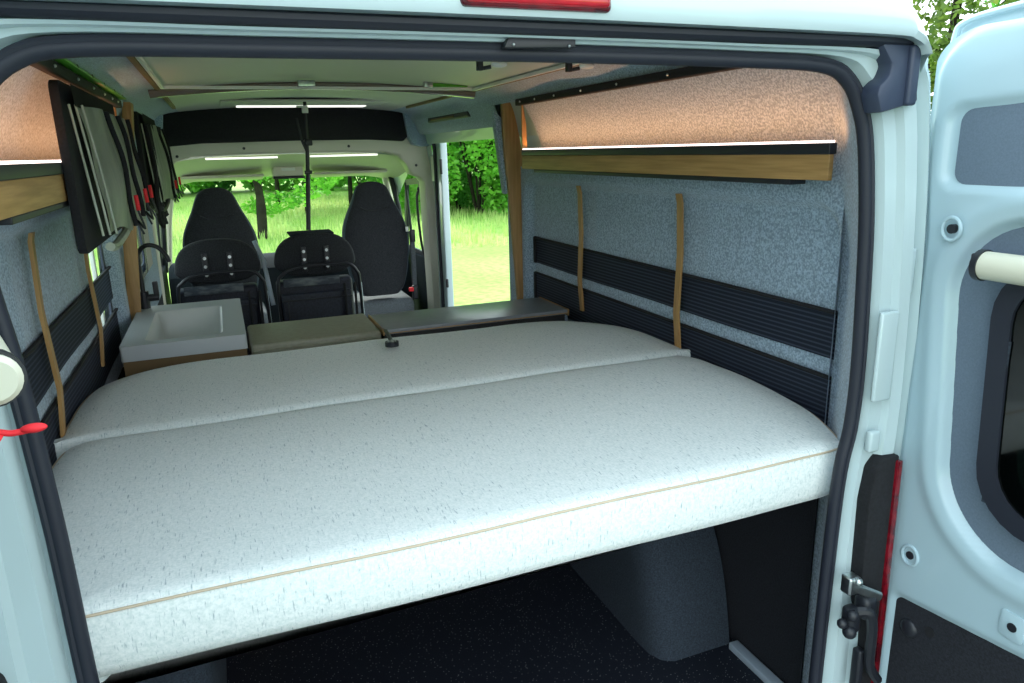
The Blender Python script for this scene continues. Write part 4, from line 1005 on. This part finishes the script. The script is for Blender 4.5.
# trees seen between the pillar and the open door
tree('garden_tree', 13.0, 9.6, 6.2, 1.5, True, 'leaf3', 4200, .10, 'loose leafed tree seen between the van roof corner and the open door', zc=2.9, zr=2.3, seed=5)
rnd = random.Random(9)
t = thing('leafy_branch', (15.6, 9.8, 4.6), 'dark leafy twigs hanging against the pale sky at the upper right', 'branch')
bm = B(); tube(bm, [(16.4, 9.6, 6.0), (15.6, 9.8, 5.0), (14.9, 10.0, 4.35), (14.5, 10, 4.1)], [.05, .04, .02, .01], n=6); tube(bm, [(15.6, 9.8, 5.0), (15.6, 9.9, 4.4)], [.02, .01], n=6); done(bm, 'twig', 'bark', t)
bm = B()
crown(bm, (14.9, 10, 4.45), .6, .5, .30, 420, .07, rnd); crown(bm, (15.6, 9.9, 4.6), .5, .5, .5, 400, .07, rnd)
me = bpy.data.meshes.new('leaves'); bm.to_mesh(me); bm.free(); link('foliage', me, 'leaf2', t, smooth=False)

# small pieces belong to the part that carries them
def base(o): return o.name.split('.')[0]
def nest(root_name, child_names, part_name):
    for root in [o for o in COL.objects if base(o) == root_name and o.parent is None]:
        kids = list(root.children); parts = [k for k in kids if base(k) == part_name]
        if not parts: continue
        n = 0
        for cn in child_names:
            for i, k in enumerate([k for k in kids if base(k) == cn]):
                p = parts[min(i*len(parts)//max(1, len([q for q in kids if base(q) == cn])), len(parts)-1)]
                k.parent = p; k.matrix_parent_inverse = Matrix.Identity(4)
nest('hanging_organiser', ['strap', 'zip_pull', 'cord'], 'fabric_panel')
nest('sink_unit', ['drain'], 'basin')
nest('travel_seat', ['pocket', 'webbing', 'papers'], 'lower_back')
nest('travel_seat', ['pocket_zip'], 'lower_back')
nest('travel_seat', ['bolt'], 'bolt_plate')
nest('car_seat', ['head_seam', 'cloth_tag'], 'backrest')
nest('mounting_rail', ['screw'], 'bar')
nest('pull_strap', ['eyelet'], 'tab')
nest('wall_shelf', ['light_strip'], 'profile')
nest('roof_console', ['lens', 'slot'], 'housing')
nest('seat_belt', ['release_button'], 'buckle')

# ------------------------------------------------------------------ light
w = bpy.data.worlds.new('sky'); S.world = w; w.use_nodes = True; nt = w.node_tree; nt.nodes.clear()
o = nt.nodes.new('ShaderNodeOutputWorld'); bg = nt.nodes.new('ShaderNodeBackground'); nt.links.new(bg.outputs[0], o.inputs[0])
tc = nt.nodes.new('ShaderNodeTexCoord'); sp = nt.nodes.new('ShaderNodeSeparateXYZ'); nt.links.new(tc.outputs['Generated'], sp.inputs[0])
cr = nt.nodes.new('ShaderNodeValToRGB'); e = cr.color_ramp.elements
e[0].position = 0; e[0].color = (.92, .98, 1.0, 1); e[1].position = .8; e[1].color = (.72, .90, 1.0, 1)
nt.links.new(sp.outputs['Z'], cr.inputs[0]); nt.links.new(cr.outputs[0], bg.inputs[0]); bg.inputs[1].default_value = 3.05
sd_ = bpy.data.lights.new('sun', 'SUN'); sd_.energy = 4.2; sd_.angle = .03; sd_.color = (1, .97, .88)
so_ = bpy.data.objects.new('sun', sd_); COL.objects.link(so_)
so_.rotation_euler = Vector((-.03, .80, .60)).to_track_quat('Z', 'Y').to_euler()
